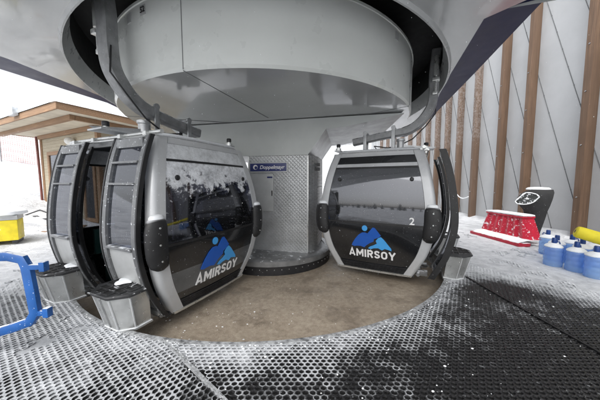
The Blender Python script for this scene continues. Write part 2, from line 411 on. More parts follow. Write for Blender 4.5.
# ------------------------------------------------------------ the ground
PC = Vector((-.66, 6.0)); PR = 3.77; PITZ = -.27; JX = 2.80
def terrain(x, y):
    if abs(x) < 5.6 and -4 < y < 9: return 0
    h = 0
    if x < 0:
        d = max(0, (-x - 8.5)) ; h += .19 * d * min(1, d / 4) * max(0, min(1, (y + 6) / 8))
    if y > 12: h += .17 * (y - 12) * min(1, (y - 12) / 5)
    h = min(h, 26 + 3 * math.sin(x * .05) + 3 * math.sin(y * .04))
    h += .10 * noise.noise(Vector((x * .35, y * .35, 0))) * min(1, max(0, (max(-x - 5.2, y - 11.5, x - 20)) / 1.5)) * 2
    if x > 9: h = min(h, 0.0)
    return h
def axis_pts():
    a = [i * .5 for i in range(-40, 41)]
    b = [20 * 1.25 ** k for k in range(1, 16)]
    return sorted([-q for q in b] + a + b)
def ground():
    m = MB(); ax = axis_pts(); n = len(ax)
    vs = [(x, y, terrain(x, y) - .012) for y in ax for x in ax]
    fs = []
    for j in range(n - 1):
        for i in range(n - 1):
            cx, cy = (ax[i] + ax[i + 1]) / 2, (ax[j] + ax[j + 1]) / 2
            if -5.5 < cx < 5.5 and .0 < cy < 11: continue          # the deck covers this part
            fs.append((j * n + i, j * n + i + 1, (j + 1) * n + i + 1, (j + 1) * n + i))
    m.add(vs, fs, 0, True)
    return tag(m.build('snow_ground', M['snow']), kind='structure')
ground()

def sn(x, y, s, o=0): return noise.fractal(Vector((x * s + o, y * s, o)), 1, 2, 4)
def blob(x, y, cx, cy, rx, ry, rot=0):
    dx, dy = x - cx, y - cy; c, s_ = math.cos(rot), math.sin(rot)
    u, v = (dx * c + dy * s_) / rx, (-dx * s_ + dy * c) / ry
    return math.exp(-(u * u + v * v))
def snow_amt(x, y):
    a = .66
    a -= .16 * max(0, min(1, (2.15 - y) / .7)) * (1 if x > -1.6 else .35)
    a += .12 * sn(x, y, .9, 3) + .12 * sn(x, y, 2.6, 9) + .16 * sn(x, y, 9, 5)
    a -= .42 * blob(x, y, 3.2, 2.1, 1.7, 1.05, -.15)                # bare, trodden part
    a -= .18 * blob(x, y, 1.7, 1.5, 1.2, .7)
    a -= .45 * blob(x, y, 2.85, 3.35, .6, .32, .2)
    a -= .08 * blob(x, y, -.3, 1.3, 1.8, .5)
    a += .26 * blob(x, y, -2.6, 1.9, 1.6, 1.0)
    rr = math.hypot(x - PC.x, y - PC.y)
    a += .16 * math.exp(-((rr - PR - .10) / .16) ** 2)              # drift at the edge of the pit
    # open, snowed-over part to the right, the left and behind
    a += max(0, min(1.1, (x * .75 + y * .62 - 4.55) * .9)) * (1 if x > 0 else 0)
    a += max(0, min(1.0, (-x - 3.9) * .7))
    if y > 8.5: a += .5
    return max(-.2, min(1.3, a))
def deck():
    # base sheet: polar grid from the pit's rim outwards
    m = MB(); NA = 420; rads = [PR + .0] + [PR + .04 * 1.045 ** k * (k + 1) for k in range(46)]
    vs = []; am = []
    def clampp(x, y): return (max(-5.6, min(5.6, x)), max(-.6, min(11.1, y)))
    for r in rads:
        for k in range(NA):
            a = 2 * math.pi * k / NA
            dx, dy = math.cos(a), math.sin(a)
            # distance to the deck's rectangular border
            t = 1e9
            if dx > 1e-6: t = min(t, (5.6 - PC.x) / dx)
            if dx < -1e-6: t = min(t, (-5.6 - PC.x) / dx)
            if dy > 1e-6: t = min(t, (11.1 - PC.y) / dy)
            if dy < -1e-6: t = min(t, (-.6 - PC.y) / dy)
            q = min(r, t)
            x, y = PC.x + dx * q, PC.y + dy * q
            vs.append((x, y, 0)); am.append(snow_amt(x, y) - (.22 if (y < 5.4 and x < 4.4 and q < 6.0) else .02))
    fs = []
    for i in range(len(rads) - 1):
        for k in range(NA):
            j = (k + 1) % NA; fs.append((i * NA + k, i * NA + j, (i + 1) * NA + j, (i + 1) * NA + k))
    m.add(vs, fs, 0, True)
    o = m.build('station_deck', M['mat_base'])
    me = o.data; at = me.attributes.new('snow', 'FLOAT', 'POINT'); at.data.foreach_set('value', am)
    tag(o, kind='structure')
    # rubber matting: a real honeycomb of holes
    P = .056; W = P * .40; T = .013
    V = []; F = []; A = []; rows = int(8 / (P * .866))
    hexa = [(math.cos(R(30 + 60 * k)), math.sin(R(30 + 60 * k))) for k in range(6)]
    hexb = [(b, a) for a, b in hexa][::-1]
    ro = P / math.sqrt(3); W = P * .425
    def left_of_joint(x, y): return (x + 1.11) * .63 + (y - 2.06) * .78 < 0        # mat laid the other way round
    for turned in (False, True):
        hx = hexb if turned else hexa; kx, ky = (.82, 1) if turned else (1, .82)
        r0, r1, c0, c1 = (-5.2, 1.0, .7, 4.4) if turned else (.95, 7.6, -5.0, 5.3)
        row = 0; v = r0
        while v < r1:
            u = c0 + (P / 2 if row % 2 else 0)
            while u < c1:
                x, yy = (v, u) if turned else (u, v)
                r = math.hypot(x - PC.x, yy - PC.y)
                ok = r > PR + .045 and abs(x) < yy * 1.38 + .7 and abs(x) < 5.25
                sd = (x + 1.11) * .63 + (yy - 2.06) * .78
                ok = ok and ((sd < -.026) if turned else (sd > .026 or (x < -1.9 and yy > 3.2)))
                if x > 2.0: ok = ok and abs(x - JX) > .04
                s0 = snow_amt(x, yy) + random.uniform(-.07, .07) if ok else 0
                if ok and s0 < 1.16 + .35 * sn(x, yy, 1.8, 21):                            # deeper snow buries the mat
                    jx = random.uniform(-.0012, .0012)
                    k0 = len(V); wr = W * random.uniform(.96, 1.03)
                    for cx, cy in hx: V.append((x + cx * kx * ro, yy + cy * ky * ro, T)); A.append(s0 + .06)
                    for cx, cy in hx: V.append((x + jx + cx * kx * wr, yy + cy * ky * wr, T + .001)); A.append(s0 + .02)
                    for cx, cy in hx: V.append((x + jx + cx * kx * wr * .93, yy + cy * ky * wr * .93, T - .004)); A.append(s0 - .22)
                    for cx, cy in hx: V.append((x + jx + cx * kx * wr * .90, yy + cy * ky * wr * .90, .001)); A.append(s0 - .42)
                    for q in range(3):
                        for k in range(6):
                            j = (k + 1) % 6; F.append((k0 + q * 6 + k, k0 + q * 6 + j, k0 + q * 6 + 6 + j, k0 + q * 6 + 6 + k))
                u += P
            v += P * .71; row += 1
    me = bpy.data.meshes.new('deck_matting'); me.from_pydata(V, [], F); me.materials.append(M['mat_web'])
    at = me.attributes.new('snow', 'FLOAT', 'POINT'); at.data.foreach_set('value', A)
    b = MB()
    for k in range(20):
        x0, x1 = -1.95 + k * .1, -1.85 + k * .1
        y0_, y1_ = [2.06 - (x + 1.11) * .63 / .78 for x in (x0, x1)]
        if y1_ < .9 or math.hypot(x0 - PC.x, y0_ - PC.y) < PR + .05: continue
        b.loft([[(x0, y0_ - .024, .002), (x0, y0_ + .024, .002), (x0, y0_ + .022, .012), (x0, y0_ + .003, .012), (x0, y0_, .007), (x0, y0_ - .003, .012), (x0, y0_ - .022, .012)],
                [(x1, y1_ - .024, .002), (x1, y1_ + .024, .002), (x1, y1_ + .022, .012), (x1, y1_ + .003, .012), (x1, y1_, .007), (x1, y1_ - .003, .012), (x1, y1_ - .022, .012)]], smooth=False, cap=False)
    tag(b.build('matting_border', mat('mat_border_rubber', (.36, .37, .38), .6, 0, .35, 40)), kind='structure')
    o = bpy.data.objects.new('deck_matting', me); C.objects.link(o); tag(o, kind='structure')
deck()
# pit: floor, wall and rim
m = MB(); N = 96
ring = lambda r, z: [(PC.x + r * math.cos(2 * math.pi * k / N), PC.y + r * math.sin(2 * math.pi * k / N), z) for k in range(N)]
m.add(ring(PR + .3, PITZ) + [(PC.x, PC.y, PITZ)], [(k, (k + 1) % N, N) for k in range(N)])
tag(m.build('pit_floor', M['concrete']), kind='structure')
m = MB(); m.loft([ring(PR, PITZ - .05), ring(PR, -.002), ring(PR - .004, .004), ring(PR - .004, .0135), ring(PR + .018, .0145), ring(PR + .05, .012), ring(PR + .055, .002)], smooth=False, cap=False)
tag(m.build('pit_edge', mat('pit_edge_rubber', (.34, .35, .36), .6, 0, .40, 22)), kind='structure')
# clods of snow lying on the matting along the rim and on the deck
m = MB()
for i in range(620):
    if i < 330:
        a = random.uniform(R(188), R(345)); r = PR + abs(random.gauss(0, .16)) + .01
        x, y = PC.x + r * math.cos(a), PC.y + r * math.sin(a); s_ = random.uniform(.003, .010)
    else:
        x, y = random.uniform(-3, 4.6), random.uniform(1.1, 4.8); s_ = random.uniform(.003, .011)
        if math.hypot(x - PC.x, y - PC.y) < PR + .03: continue
    pts = []; sq = random.uniform(.8, 1.5); ph = random.uniform(0, 6)
    for (rr, zz) in ((1, 0), (.85, .45), (.45, .75)):
        pts.append([(x + rr * s_ * sq * math.cos(6.283 * k / 7 + ph), y + rr * s_ * math.sin(6.283 * k / 7 + ph) * random.uniform(.75, 1.15), .012 + zz * s_ * .8) for k in range(7)])
    m.loft(pts)
tag(m.build('snow_clods', M['pure_snow']), 'loose clods of snow scattered over the black rubber matting', 'snow', kind='stuff')

m = MB()
for i in range(420):
    a = random.uniform(0, 6.283); r = PR * math.sqrt(random.uniform(.1, .98)); x, y = PC.x + r * math.cos(a), PC.y + r * math.sin(a)
    if y > 6.3: continue
    if random.random() < .45: x, y = random.gauss(-1.0, .55), random.gauss(2.95, .28)
    if math.hypot(x - PC.x, y - PC.y) > PR - .05: continue
    s_ = random.uniform(.003, .009); k = random.uniform(.8, 1.8); w_ = 1 if random.random() < .4 else 0
    m.loft([[(x + q * s_ * k * math.cos(b) * random.uniform(.8, 1.2), y + q * s_ * math.sin(b), PITZ + z * s_) for b in (0, 1.25, 2.5, 3.8, 5.0)] for q, z in ((1, 0), (.8, .5), (.3, .75))], w_)
tag(m.build('pit_grit', [M['concrete'], M['pure_snow']]), 'grit and crumbs of ice scattered over the brown pit floor', 'grit', kind='stuff')

# straight joint strip between two runs of matting
m = MB(); m.box(JX - .011, JX + .011, .9, 3.85, .004, .024, .003)
tag(m.build('joint_strip', M['rubber']), 'straight thin black strip between mats on the bare dark deck at right', 'mat strip')

# ------------------------------------------------------------ the wall on the right
def wall():
    WX = 7.78
    m = MB(); m.box(WX, WX + .14, -6, 26, -.3, 8.2)
    y = -5.2
    while y < 30:                                                 # slanting seams, steep, rising away from the viewer
        m.tube([(WX - .004, y, -.1), (WX - .004, y + 8.3 / 3.1, 8.2)], .009, 6, 1)
        for q in range(14):
            u = (q + .5) / 14; m.box(WX - .014, WX - .001, y + 2.677 * u - .012, y + 2.677 * u + .012, 8.3 * u - .1, 8.3 * u - .076, 0, 1)
        y += .82
    t = empty('station_wall', 'tall pale grey sheet wall with slanting seams along the right side', 'wall', (0, 0, 0))
    m.build('sheeting', [M['wall'], M['seam']], t)
    g = 'glulam posts along the grey wall'
    ys = [3.9, 5.15, 6.38, 8.02, 9.07, 10.4, 11.46, 12.4, 13.3, 14.3, 15.4, 16.6, 17.9, 19.3, 20.8, 22.4]
    labs = {6.38: 'thickest brown timber post, rising behind the water bottles at right', 8.02: 'brown timber post directly behind the black plastic scoop',
            9.07: 'brown timber post behind the far end of the red plastic stack', 10.4: 'brown timber post, next one beyond the red plastic stack, frosted above'}
    for i, y in enumerate(ys):
        wdt = .17 if y < 7.5 else .13
        p = MB(); p.box(WX - .26, WX - .004, y - wdt / 2, y + wdt / 2, -.05, 8.1, .008)
        for z in (1.2, 2.6, 4.0, 5.2): p.lathe([(0.018, 0), (.018, .02), (.006, .026)], (0, 0, 0), 8, 1, Matrix.Translation((WX - .26, y, z)) @ Matrix.Rotation(R(-90), 4, 'Y'))
        o = p.build('wall_post', [M['post_frost'] if y > 10 else M['post'], M['steel']])
        lab = labs.get(y)
        if lab is None:
            lab = ('nearest brown timber post of the row, outside the right edge' if y < 4 else 'brown timber post just outside the right edge beside the foam roll') if y < 6 else 'frosted timber post at the far end of the snowy rope' if y == 11.46 else 'slim frosted timber post in the far row seen past the right cabin'
        tag(o, lab, 'post', g)
    # snow drift at the wall's foot
    d = MB(); rows = []
    for i in range(60):
        yy = -4 + i * .45; hgt = .10 + .07 * noise.noise(Vector((0, yy * .8, 0))); wd = .9 + .35 * noise.noise(Vector((5, yy * .6, 0)))
        rows.append([(WX - .002, yy, -.05), (WX - .002, yy, hgt + .06), (WX - wd * .3, yy, hgt * .75), (WX - wd * .65, yy, hgt * .3), (WX - wd * 1.1, yy, -.02)])
    d.loft(rows, closed=False)
    tag(d.build('snow_drift', M['snow']), kind='structure')
    r = MB(); r.tube([(WX - .28, 11.46 - t * 1.0, 1.25 - .22 * math.sin(t * math.pi) - .28 * t) for t in zs(0, 1, 12)], .022, 8)
    tag(r.build('rope', M['pure_snow']), 'short snow-covered rope slung between two wall posts', 'rope')
wall()

# ------------------------------------------------------------ station canopy, drum, column
UC = Vector((-.68, 6.1)); LIPR = 3.77; CZ = 3.5
def canopy():
    t = empty('station_canopy', 'large glossy grey station canopy overhead with navy edge and round slot', 'canopy', (0, 0, 0))
    inner = [(-6.45, -.2), (-4.74, 4.0), (-4.42, 5.7), (-4.5, 8.6), (-3.0, 10.6), (1.8, 10.9), (3.9, 9.2), (3.72, 7.1), (2.80, 4.6), (2.27, 2.995), (3.27, 2.72), (7.2, 1.70), (6.7, -.2)]
    # soffit ring: rays from the circle centre
    def hit(a):
        d = Vector((math.cos(a), math.sin(a))); best = 1e9
        for i in range(len(inner)):
            p = Vector(inner[i]); q = Vector(inner[(i + 1) % len(inner)]); e = q - p
            den = d.x * e.y - d.y * e.x
            if abs(den) < 1e-9: continue
            s_ = ((p - UC).x * e.y - (p - UC).y * e.x) / den; u = ((p - UC).x * d.y - (p - UC).y * d.x) / den
            if s_ > 0 and -1e-6 <= u <= 1 + 1e-6: best = min(best, s_) if best < 1e8 else s_
        return best
    angs = sorted([2 * math.pi * k / 144 for k in range(144)] + [math.atan2(p[1] - UC.y, p[0] - UC.x) % (2 * math.pi) for p in inner])
    m = MB(); n = len(angs); vi = []; vo = []
    for a in angs:
        h = max(hit(a - 1e-5), LIPR + .03)
        vi.append((UC.x + LIPR * math.cos(a), UC.y + LIPR * math.sin(a), CZ)); vo.append((UC.x + h * math.cos(a), UC.y + h * math.sin(a), CZ))
    m.add(vi + vo, [(k, (k + 1) % n, n + (k + 1) % n, n + k) for k in range(n)])
    # fine panel joints in the soffit
    for a, b in (((-6.0, 1.6), (1.9, .4)), ((-5.9, 2.4), (-4.4, 3.5)), ((1.6, 2.6), (4.6, 1.0)), ((.7, -.1), (1.7, 2.6)), ((-3.0, -.1), (-2.1, 2.3))):
        m.tube([(a[0], a[1], CZ - .001), (b[0], b[1], CZ - .001)], .006, 6, 1)
    m.build('soffit', [M['soffit'], M['seam']], t)
    # navy fascia bands, left and right, tilted a little upwards to the outside
    f = MB()
    def band(pts):
        for i in range(len(pts) - 1):
            (a, b), (c, d) = pts[i], pts[i + 1]
            f.loft([[(a[0], a[1], CZ), (b[0], b[1], CZ + .05), (b[0], b[1], CZ + .9), (a[0], a[1], CZ + .9)],
                    [(c[0], c[1], CZ), (d[0], d[1], CZ + .05), (d[0], d[1], CZ + .9), (c[0], c[1], CZ + .9)]], smooth=False)
    band([((-6.45, -.2), (-7.3, -.2)), ((-4.74, 4.0), (-5.42, 4.32)), ((-4.42, 5.7), (-4.74, 5.95)), ((-4.5, 8.6), (-4.75, 8.7)), ((-3, 10.6), (-3.1, 10.8)), ((1.8, 10.9), (1.9, 11.1)), ((3.9, 9.2), (4.15, 9.3)), ((3.72, 7.1), (3.86, 7.1)), ((2.8, 4.6), (3.25, 4.55)), ((2.27, 2.995), (2.82, 2.85))])
    f.build('fascia', M['navy'], t)
    e = MB()
    e.loft([[(2.27, 2.995, CZ), (7.2, 1.7, CZ), (6.7, -.2, CZ), (-6.45, -.2, CZ), (-7.3, -.2, CZ + .05)], [(2.27, 3.0, CZ + .9), (7.2, 1.7, CZ + .9), (6.7, -.2, CZ + .9), (-6.45, -.2, CZ + .9), (-7.3, -.2, CZ + .9)]], smooth=False, cap=False, closed=False)
    e.build('front_fascia', M['soffit'], t)
    # roof top with snow on it
    r = MB(); top = [(-7.3, -.2), (-4.95, 5.2), (-4.7, 8.6), (-3.1, 10.7), (1.8, 11), (4.1, 9.2), (3.8, 7.1), (2.85, 3.05), (7.1, 1.75), (6.7, -.2)]
    r.add([(x, y, CZ + .93) for x, y in top] + [(0, 4, CZ + 1.3)], [(k, (k + 1) % len(top), len(top)) for k in range(len(top))])
    r.build('roof', M['pure_snow'], t)
    # the slot's lip and the dark inside
    l = MB(); N = 128
    rg = lambda r, z: [(UC.x + r * math.cos(2 * math.pi * k / N), UC.y + r * math.sin(2 * math.pi * k / N), z) for k in range(N)]
    l.loft([rg(LIPR + .02, CZ + .004), rg(LIPR, CZ - .05), rg(LIPR - .02, CZ - .05), rg(LIPR - .11, CZ + .24)], cap=False)
    l.build('slot_lip', M['lip'], t)
    k = MB(); k.loft([rg(LIPR - .105, CZ + .242), rg(LIPR - .08, CZ + .85), rg(.5, CZ + .86)], cap=False)
    k.build('slot_lining', M['slot'], t)
    # drum (bull wheel cover)
    d = MB(); DR = 3.17
    d.loft([rg(DR - .25, 3.99), rg(DR + .012, 3.985), rg(DR + .012, 3.95), rg(DR, 3.945), rg(DR, 3.02), rg(DR - .03, 2.985)], cap=False)
    for a in (R(-104), R(-33), R(-160), R(30), R(120)):
        d.tube([(UC.x + (DR + .001) * math.cos(a), UC.y + (DR + .001) * math.sin(a), z) for z in (3.0, 3.94)], .005, 6, 1)
        d.tube([(UC.x + DR * math.cos(a), UC.y + DR * math.sin(a), 2.985), (UC.x + 1.0 * math.cos(a + .25), UC.y + 1.0 * math.sin(a + .25), 2.965)], .005, 6, 1)
    d.build('drum', [M['drum'], M['seam']], t)
    u = MB(); u.add(rg(DR - .028, 2.984) + [(UC.x, UC.y, 2.965)], [(k, (k + 1) % N, N) for k in range(N)], 0)
    u.build('drum_underside', M['soffit'], t)
    # little numbered plates on the drum
    for a, s_ in ((R(-115.5), '52'), (R(-121.5), ''), (R(-47), '')):
        c0 = Vector((UC.x + (DR + .004) * math.cos(a), UC.y + (DR + .004) * math.sin(a), 3.84))
        mt = Matrix.Translation(c0) @ Matrix.Rotation(a + R(90), 4, 'Z')
        p = MB(); p.box(-.05, .05, -.006, .004, -.06, .06, mtx=mt)
        pl = p.build('number_plate', M['panel_grey'], t)
        if s_: text_mesh('number', s_, .10, M['black_plastic'], pl, mt @ Matrix.Translation((0, -.009, 0)) @ Matrix.Rotation(R(90), 4, 'X'), .002)
    # housing under the drum, on the column
    K = Matrix.Translation((-.5, 5.3, 0)) @ Matrix.Rotation(-math.atan2(.22, .975), 4, 'Z')
    fn = lambda p: K @ p
    h = MB(); poly = [(-2.7, 2.96), (-2.7, 2.9), (-1.9, 2.25), (-.9, 2.2), (.69, 2.2), (1.08, 2.73), (1.48, 2.75), (2.6, 2.945), (2.6, 2.96)]
    a = [K @ Vector((x, -.02, z)) for x, z in poly]; b_ = [K @ Vector((x * .92, 2.3, z)) for x, z in poly]
    n = len(poly)
    h.add(a, [tuple(range(n))], 0); h.add(b_, [tuple(range(n))], 0)
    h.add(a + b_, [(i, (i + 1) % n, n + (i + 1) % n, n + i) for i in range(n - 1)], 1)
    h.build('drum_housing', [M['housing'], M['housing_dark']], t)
    for ch in t.children:          # the roof line drops slightly towards the loop end
        if ch.name.split('.')[0] in ('soffit', 'fascia', 'front_fascia', 'roof', 'slot_lip', 'slot_lining'):
            for v in ch.data.vertices: v.co.z += .05 * (6.1 - v.co.y)
    return t
canopy()
def column():
    K = Matrix.Translation((-.5, 5.3, 0)) @ Matrix.Rotation(-math.atan2(.22, .975), 4, 'Z')
    t = empty('station_column', 'chequer-plate clad centre column with navy sign under the drum', 'column', (-.5, 5.3, PITZ), -math.atan2(.22, .975))
    z0 = -PITZ
    m = MB(); pl = [(-.95, .5), (-.69, 0), (.69, 0), (.84, .45), (.84, 1.3), (.6, 1.8), (-.6, 1.8), (-.95, 1.3)]
    m.loft([[(x, y, z) for x, y in pl] for z in (.2, 2.2 + z0)], smooth=False)
    for z in (.75, 1.5): m.box(.838, .845, .52, 1.28, z + z0, z + z0 + .004, mi=0)
    m.build('cladding', M['tread'], t)
    for sx in (-.69, .69):
        b = MB(); b.box(sx - .012, sx + .012, -.012, .012, .32, 2.19 + z0, .004); b.build('corner_trim', M['alu'], t)
    # sign and cabinet door
    s = MB(); s.box(-.75 + .10, .21, -.03, -.006, 1.855 + z0, 2.03 + z0, .004); so_ = s.build('sign', M['sign_blue'], t)
    fr = MB(); fr.box(-.68, .235, -.02, -.003, 1.825 + z0, 2.06 + z0, .003); fr.build('sign_border', M['panel_grey'], so_)
    mt = Matrix.Translation((-.13, -.032, 1.94 + z0)) @ Matrix.Rotation(R(90), 4, 'X')
    text_mesh('lettering', 'Doppelmayr', .115, M['white'], so_, mt, .0015, .25, .001)
    e = MB(); e.lathe([(.055, 0), (.055, .003)], n=24, mtx=Matrix.Translation((-.52, -.032, 1.945 + z0)) @ Matrix.Rotation(R(90), 4, 'X'))
    e.build('emblem', M['white'], so_)
    e = MB(); e.lathe([(.034, 0), (.034, .002)], n=24, mtx=Matrix.Translation((-.505, -.036, 1.935 + z0)) @ Matrix.Rotation(R(90), 4, 'X')); e.build('emblem_centre', M['sign_blue'], so_)
    d = MB(); d.box(-.62, -.10, -.028, -.004, .95 + z0, 1.79 + z0, .006); dr = d.build('cabinet_door', M['panel_grey'], t)
    l = MB(); l.box(-.24, -.115, -.034, -.0285, 1.70 + z0, 1.735 + z0); l.build('name_strip', M['sign_blue'], dr)
    l = MB(); l.box(-.135, -.115, -.05, -.0285, 1.30 + z0, 1.42 + z0, .003); l.build('handle', M['black_plastic'], dr)
    # small lamps on the right flank
    for z in (1.88, 1.98):
        q = MB(); q.box(.82, .89, .40, .50, z + z0, z + z0 + .07, .01); q.build('switch_box', M['black_plastic'], t)
    # disc round its foot
    D = Vector((PC.x, PC.y, 0)); inv = (Matrix.Translation((-.5, 5.3, PITZ)) @ Matrix.Rotation(-math.atan2(.22, .975), 4, 'Z')).inverted()
    N = 96; rg = lambda r, z: [inv @ Vector((D.x + r * math.cos(6.28318 * k / N), D.y + r * math.sin(6.28318 * k / N), z)) for k in range(N)]
    k = MB(); k.loft([rg(1.42, PITZ + .003), rg(1.42, -.085)], cap=False)
    for q in range(60):
        a = 6.28318 * q / 60; c0 = inv @ Vector((D.x + 1.422 * math.cos(a), D.y + 1.422 * math.sin(a), -.15))
        k.lathe([(.011, 0), (.008, .008)], n=6, mi=1, mtx=Matrix.Translation(c0) @ Matrix.Rotation(a + .222, 4, 'Z') @ Matrix.Rotation(R(90), 4, 'Y'))
    k.build('skirt', [M['black_plastic'], M['alu']], t)
    k = MB(); k.loft([rg(1.41, -.085), rg(1.45, -.08), rg(1.45, .02), rg(1.42, .045), rg(1.28, .05)], cap=False)
    k.build('disc_rim', M['plinth'], t)
    k = MB(); k.add(rg(1.28, .035) + [inv @ Vector((D.x, D.y, .035))], [(i, (i + 1) % N, N) for i in range(N)]); k.build('disc_top', M['plinth'], t)
column()

# ------------------------------------------------------------ gondola cabins
HW = [(-.08, .695), (.1, .79), (.35, .91), (.65, .99), (.92, 1.022), (1.25, 1.005), (1.6, .955), (1.9, .888), (2.15, .805)]
HY = [(-.08, .93), (.1, .98), (.35, 1.04), (.7, 1.082), (.95, 1.09), (1.25, 1.08), (1.6, 1.03), (1.9, .965), (2.15, .89)]
hw = lambda z: pw(HW, z)
hy = lambda z: pw(HY, z)
def gondola(label, loc, a, hang_d, end_glass, numbers, face, header, leaf_off=.085, far_glass=None):
    t = empty('gondola_cabin', label, 'gondola', (loc[0], loc[1], 0), a, 'gondola cabins parked round the station loop')
    # --- frame: four corner columns, sills, headers
    for sx in (-1, 1):
        for sy in (-1, 1):
            m = MB(); rings = []
            for z in zs(-.08, 2.16, 34):
                X, Y = hw(z), hy(z); r = .07
                pl = [(X - .165, Y)] + [(X - r + r * math.sin(q), Y - r + r * math.cos(q)) for q in zs(0, math.pi / 2, 6)] + [(X, Y - .12), (X - .045, Y - .12), (X - .05, Y - .055), (X - .165, Y - .045)]
                rings.append([(sx * x, sy * y, z) for x, y in pl])
            m.loft(rings); m.build('corner_column', M['silver'], t)
    IN = .17
    def endpatch(name, z0, z1, off, th, mt, sy, n=14, inset=IN, groove=0, parent=None):
        m = MB(); rings = []
        for z in zs(z0, z1, n):
            X, Y = hw(z) - inset, hy(z) + off
            bow = .025
            o_ = [(X * q, Y + bow * (1 - q * q)) for q in zs(-1, 1, 10)]
            i_ = [(x, y - th) for x, y in o_][::-1]
            rings.append([(x, sy * y, z) for x, y in o_ + i_])
        m.loft(rings); return m.build(name, mt, parent or t)
    for sy in (-1, 1):
        endpatch('end_window', .88, 1.86, -.012, .01, end_glass if sy == face else (far_glass or M['glass_dark']), sy)
        endpatch('window_trim', 1.86, 1.89, -.004, .03, M['rubber'], sy, 2)
        endpatch('reflection_strip', 1.89, 1.95, -.006, .03, header, sy, 2)  # silver strip paints in a pale reflection; frosted over on the near cabin
        endpatch('header_window', 1.95, 2.085, -.012, .02, header if header is M['frost_panel'] else M['black_panel'], sy, 3)
        endpatch('header_rail', 2.085, 2.16, .006, .05, M['silver'], sy, 3)
        endpatch('lower_panel', .50, .88, -.010, .03, M['black_panel'], sy)
        endpatch('grey_band', .20, .50, -.013, .03, M['reflection_grey'] if sy == face and header is M['frost_panel'] else M['black_panel'], sy, 6)  # paler grey on the near cabin's visible end paints in a reflection
        endpatch('belt_trim', .845, .875, -.0, .02, M['rubber'], sy, 2)
        endpatch('lower_plate', .10, .20, -.012, .03, M['black_panel'], sy, 3)
        g = MB()
        for i in range(5):
            z = -.03 + i * .026
            pts = [((hw(z) - IN) * q, sy * (hy(z) + .0 + .02 * (1 - q * q)), z) for q in zs(-1, 1, 8)]
            g.tube(pts, .008, 6)
        endpatch('grille_backing', -.045, .10, -.016, .03, M['black_panel'], sy, 4)
        g.build('vent_grille', M['black_plastic'], t)
        endpatch('sill', -.085, -.048, .006, .09, M['alu'], sy, 2, inset=.02)
        # window clips
        for sx in (-1, 1):
            c = MB(); z = 1.66; X = hw(z) - .31
            c.lathe([(.034, 0), (.034, .008), (.02, .016)], n=16, mtx=Matrix.Translation((sx * X, sy * (hy(z) + .010), z)) @ Matrix.Rotation(R(-90 * sy), 4, 'X'))
            c.build('window_clip', M['black_plastic'], t)
        # maker-free decoration: emblem and name
        Z0 = .28; S = .86
        fy = sy * (hy(.6) + .022)
        side = Matrix.Diagonal((-sy, 1, 1, 1))
        def ex(poly, name, mt):
            m = MB(); pl = [(-sy * x, z) for x, z in poly]
            n = len(pl)
            def yo(x, z): X = hw(z) - IN; q = x / X; return sy * (hy(z) - .008 + .025 * (1 - q * q))
            aa = [(x, yo(x, z) + sy * .004, z) for x, z in pl]; bb = [(x, yo(x, z) + sy * .013, z) for x, z in pl]
            m.loft([aa, bb], smooth=False); return m.build(name, mt, t)
        # pixel tracing of the emblem: x 118..390 -> -.37..+.37
        q = lambda P: [((x - 254) / 272 * .71, .40 + (212 - y) / 150 * .42) for x, y in P]
        ex(q([(116, 206), (122, 190), (140, 160), (165, 130), (190, 112), (210, 110), (228, 116), (240, 100), (262, 74), (276, 74), (292, 92), (318, 124), (300, 138), (272, 150), (270, 166), (240, 182), (222, 196), (206, 212), (180, 206), (152, 208), (135, 212)]), 'emblem_mountain', M['blue_dark'])
        ex(q([(232, 216), (246, 202), (268, 192), (292, 178), (284, 160), (300, 140), (318, 132), (338, 148), (362, 176), (386, 204), (388, 218), (366, 212), (344, 208), (326, 220), (300, 208), (272, 212), (252, 220)]), 'emblem_slope', M['blue_light'])
        ex(q([(208 + 19 * math.cos(k * .3307), 82 + 19 * math.sin(k * .3307)) for k in range(19)]), 'emblem_sun', M['blue_light'])
        def onto(v, sy=sy, Z0=Z0):
            X = -sy * v[0]; z = Z0 + v[2]; qq = X / (hw(z) - IN)
            return (X, sy * (hy(z) - .008 + .025 * (1 - qq * qq) - v[1]), z)
        name_letters(t, onto, .150, M['white'])
        if numbers:
            tm = Matrix.Translation((-sy * .66, sy * (hy(.94) + .012), .94)) @ Matrix.Rotation(R(180) if sy > 0 else 0, 4, 'Z') @ Matrix.Rotation(R(90), 4, 'X')
            text_mesh('cabin_number', '2', .17, M['white'], t, tm, .003, 0, .002)
        # bumper pads at the corners
        for sx in (-1, 1):
            p = MB(); rings = []
            for k in range(17):
                u = k / 16; z = .60 + .62 * u
                e = math.sqrt(max(0, 1 - (2 * u - 1) ** 4)); W_ = .13 * (.35 + .65 * e); D_ = .045 + .03 * e
                if k in (0, 16): W_ = .045; D_ = .03
                cx, cy = hw(z) - .055, hy(z) + .012
                rings.append([(sx * (cx + W_ * math.cos(b) * (1 if abs(math.cos(b)) > 0 else 1)), sy * (cy + D_ * math.sin(b) - .02), z) for b in [2 * math.pi * j / 18 for j in range(18)]])
            p.loft(rings); o = p.build('bumper_pad', M['pad'], t)
            c_ = MB(); cx, cy, cz_ = sx * (hw(1.22) - .055), sy * (hy(1.22) - .008), 1.215
            c_.loft([[(cx + .075 * q_ * math.cos(b), cy + .05 * q_ * math.sin(b), cz_ + zz) for b in zs(0, 6.0, 12)] for q_, zz in ((1.15, -.02), (1.1, .0), (.9, .02), (.4, .03))])
            c_.build('pad_snow', M['pure_snow'], o)
            for z in (.72, .91, 1.10):
                s_ = MB(); s_.lathe([(.012, 0), (.010, .006)], n=8, mtx=Matrix.Translation((sx * (hw(z) - .05), sy * (hy(z) + .066), z)) @ Matrix.Rotation(R(-90 * sy), 4, 'X'))
                s_.build('screw', M['alu'], o)
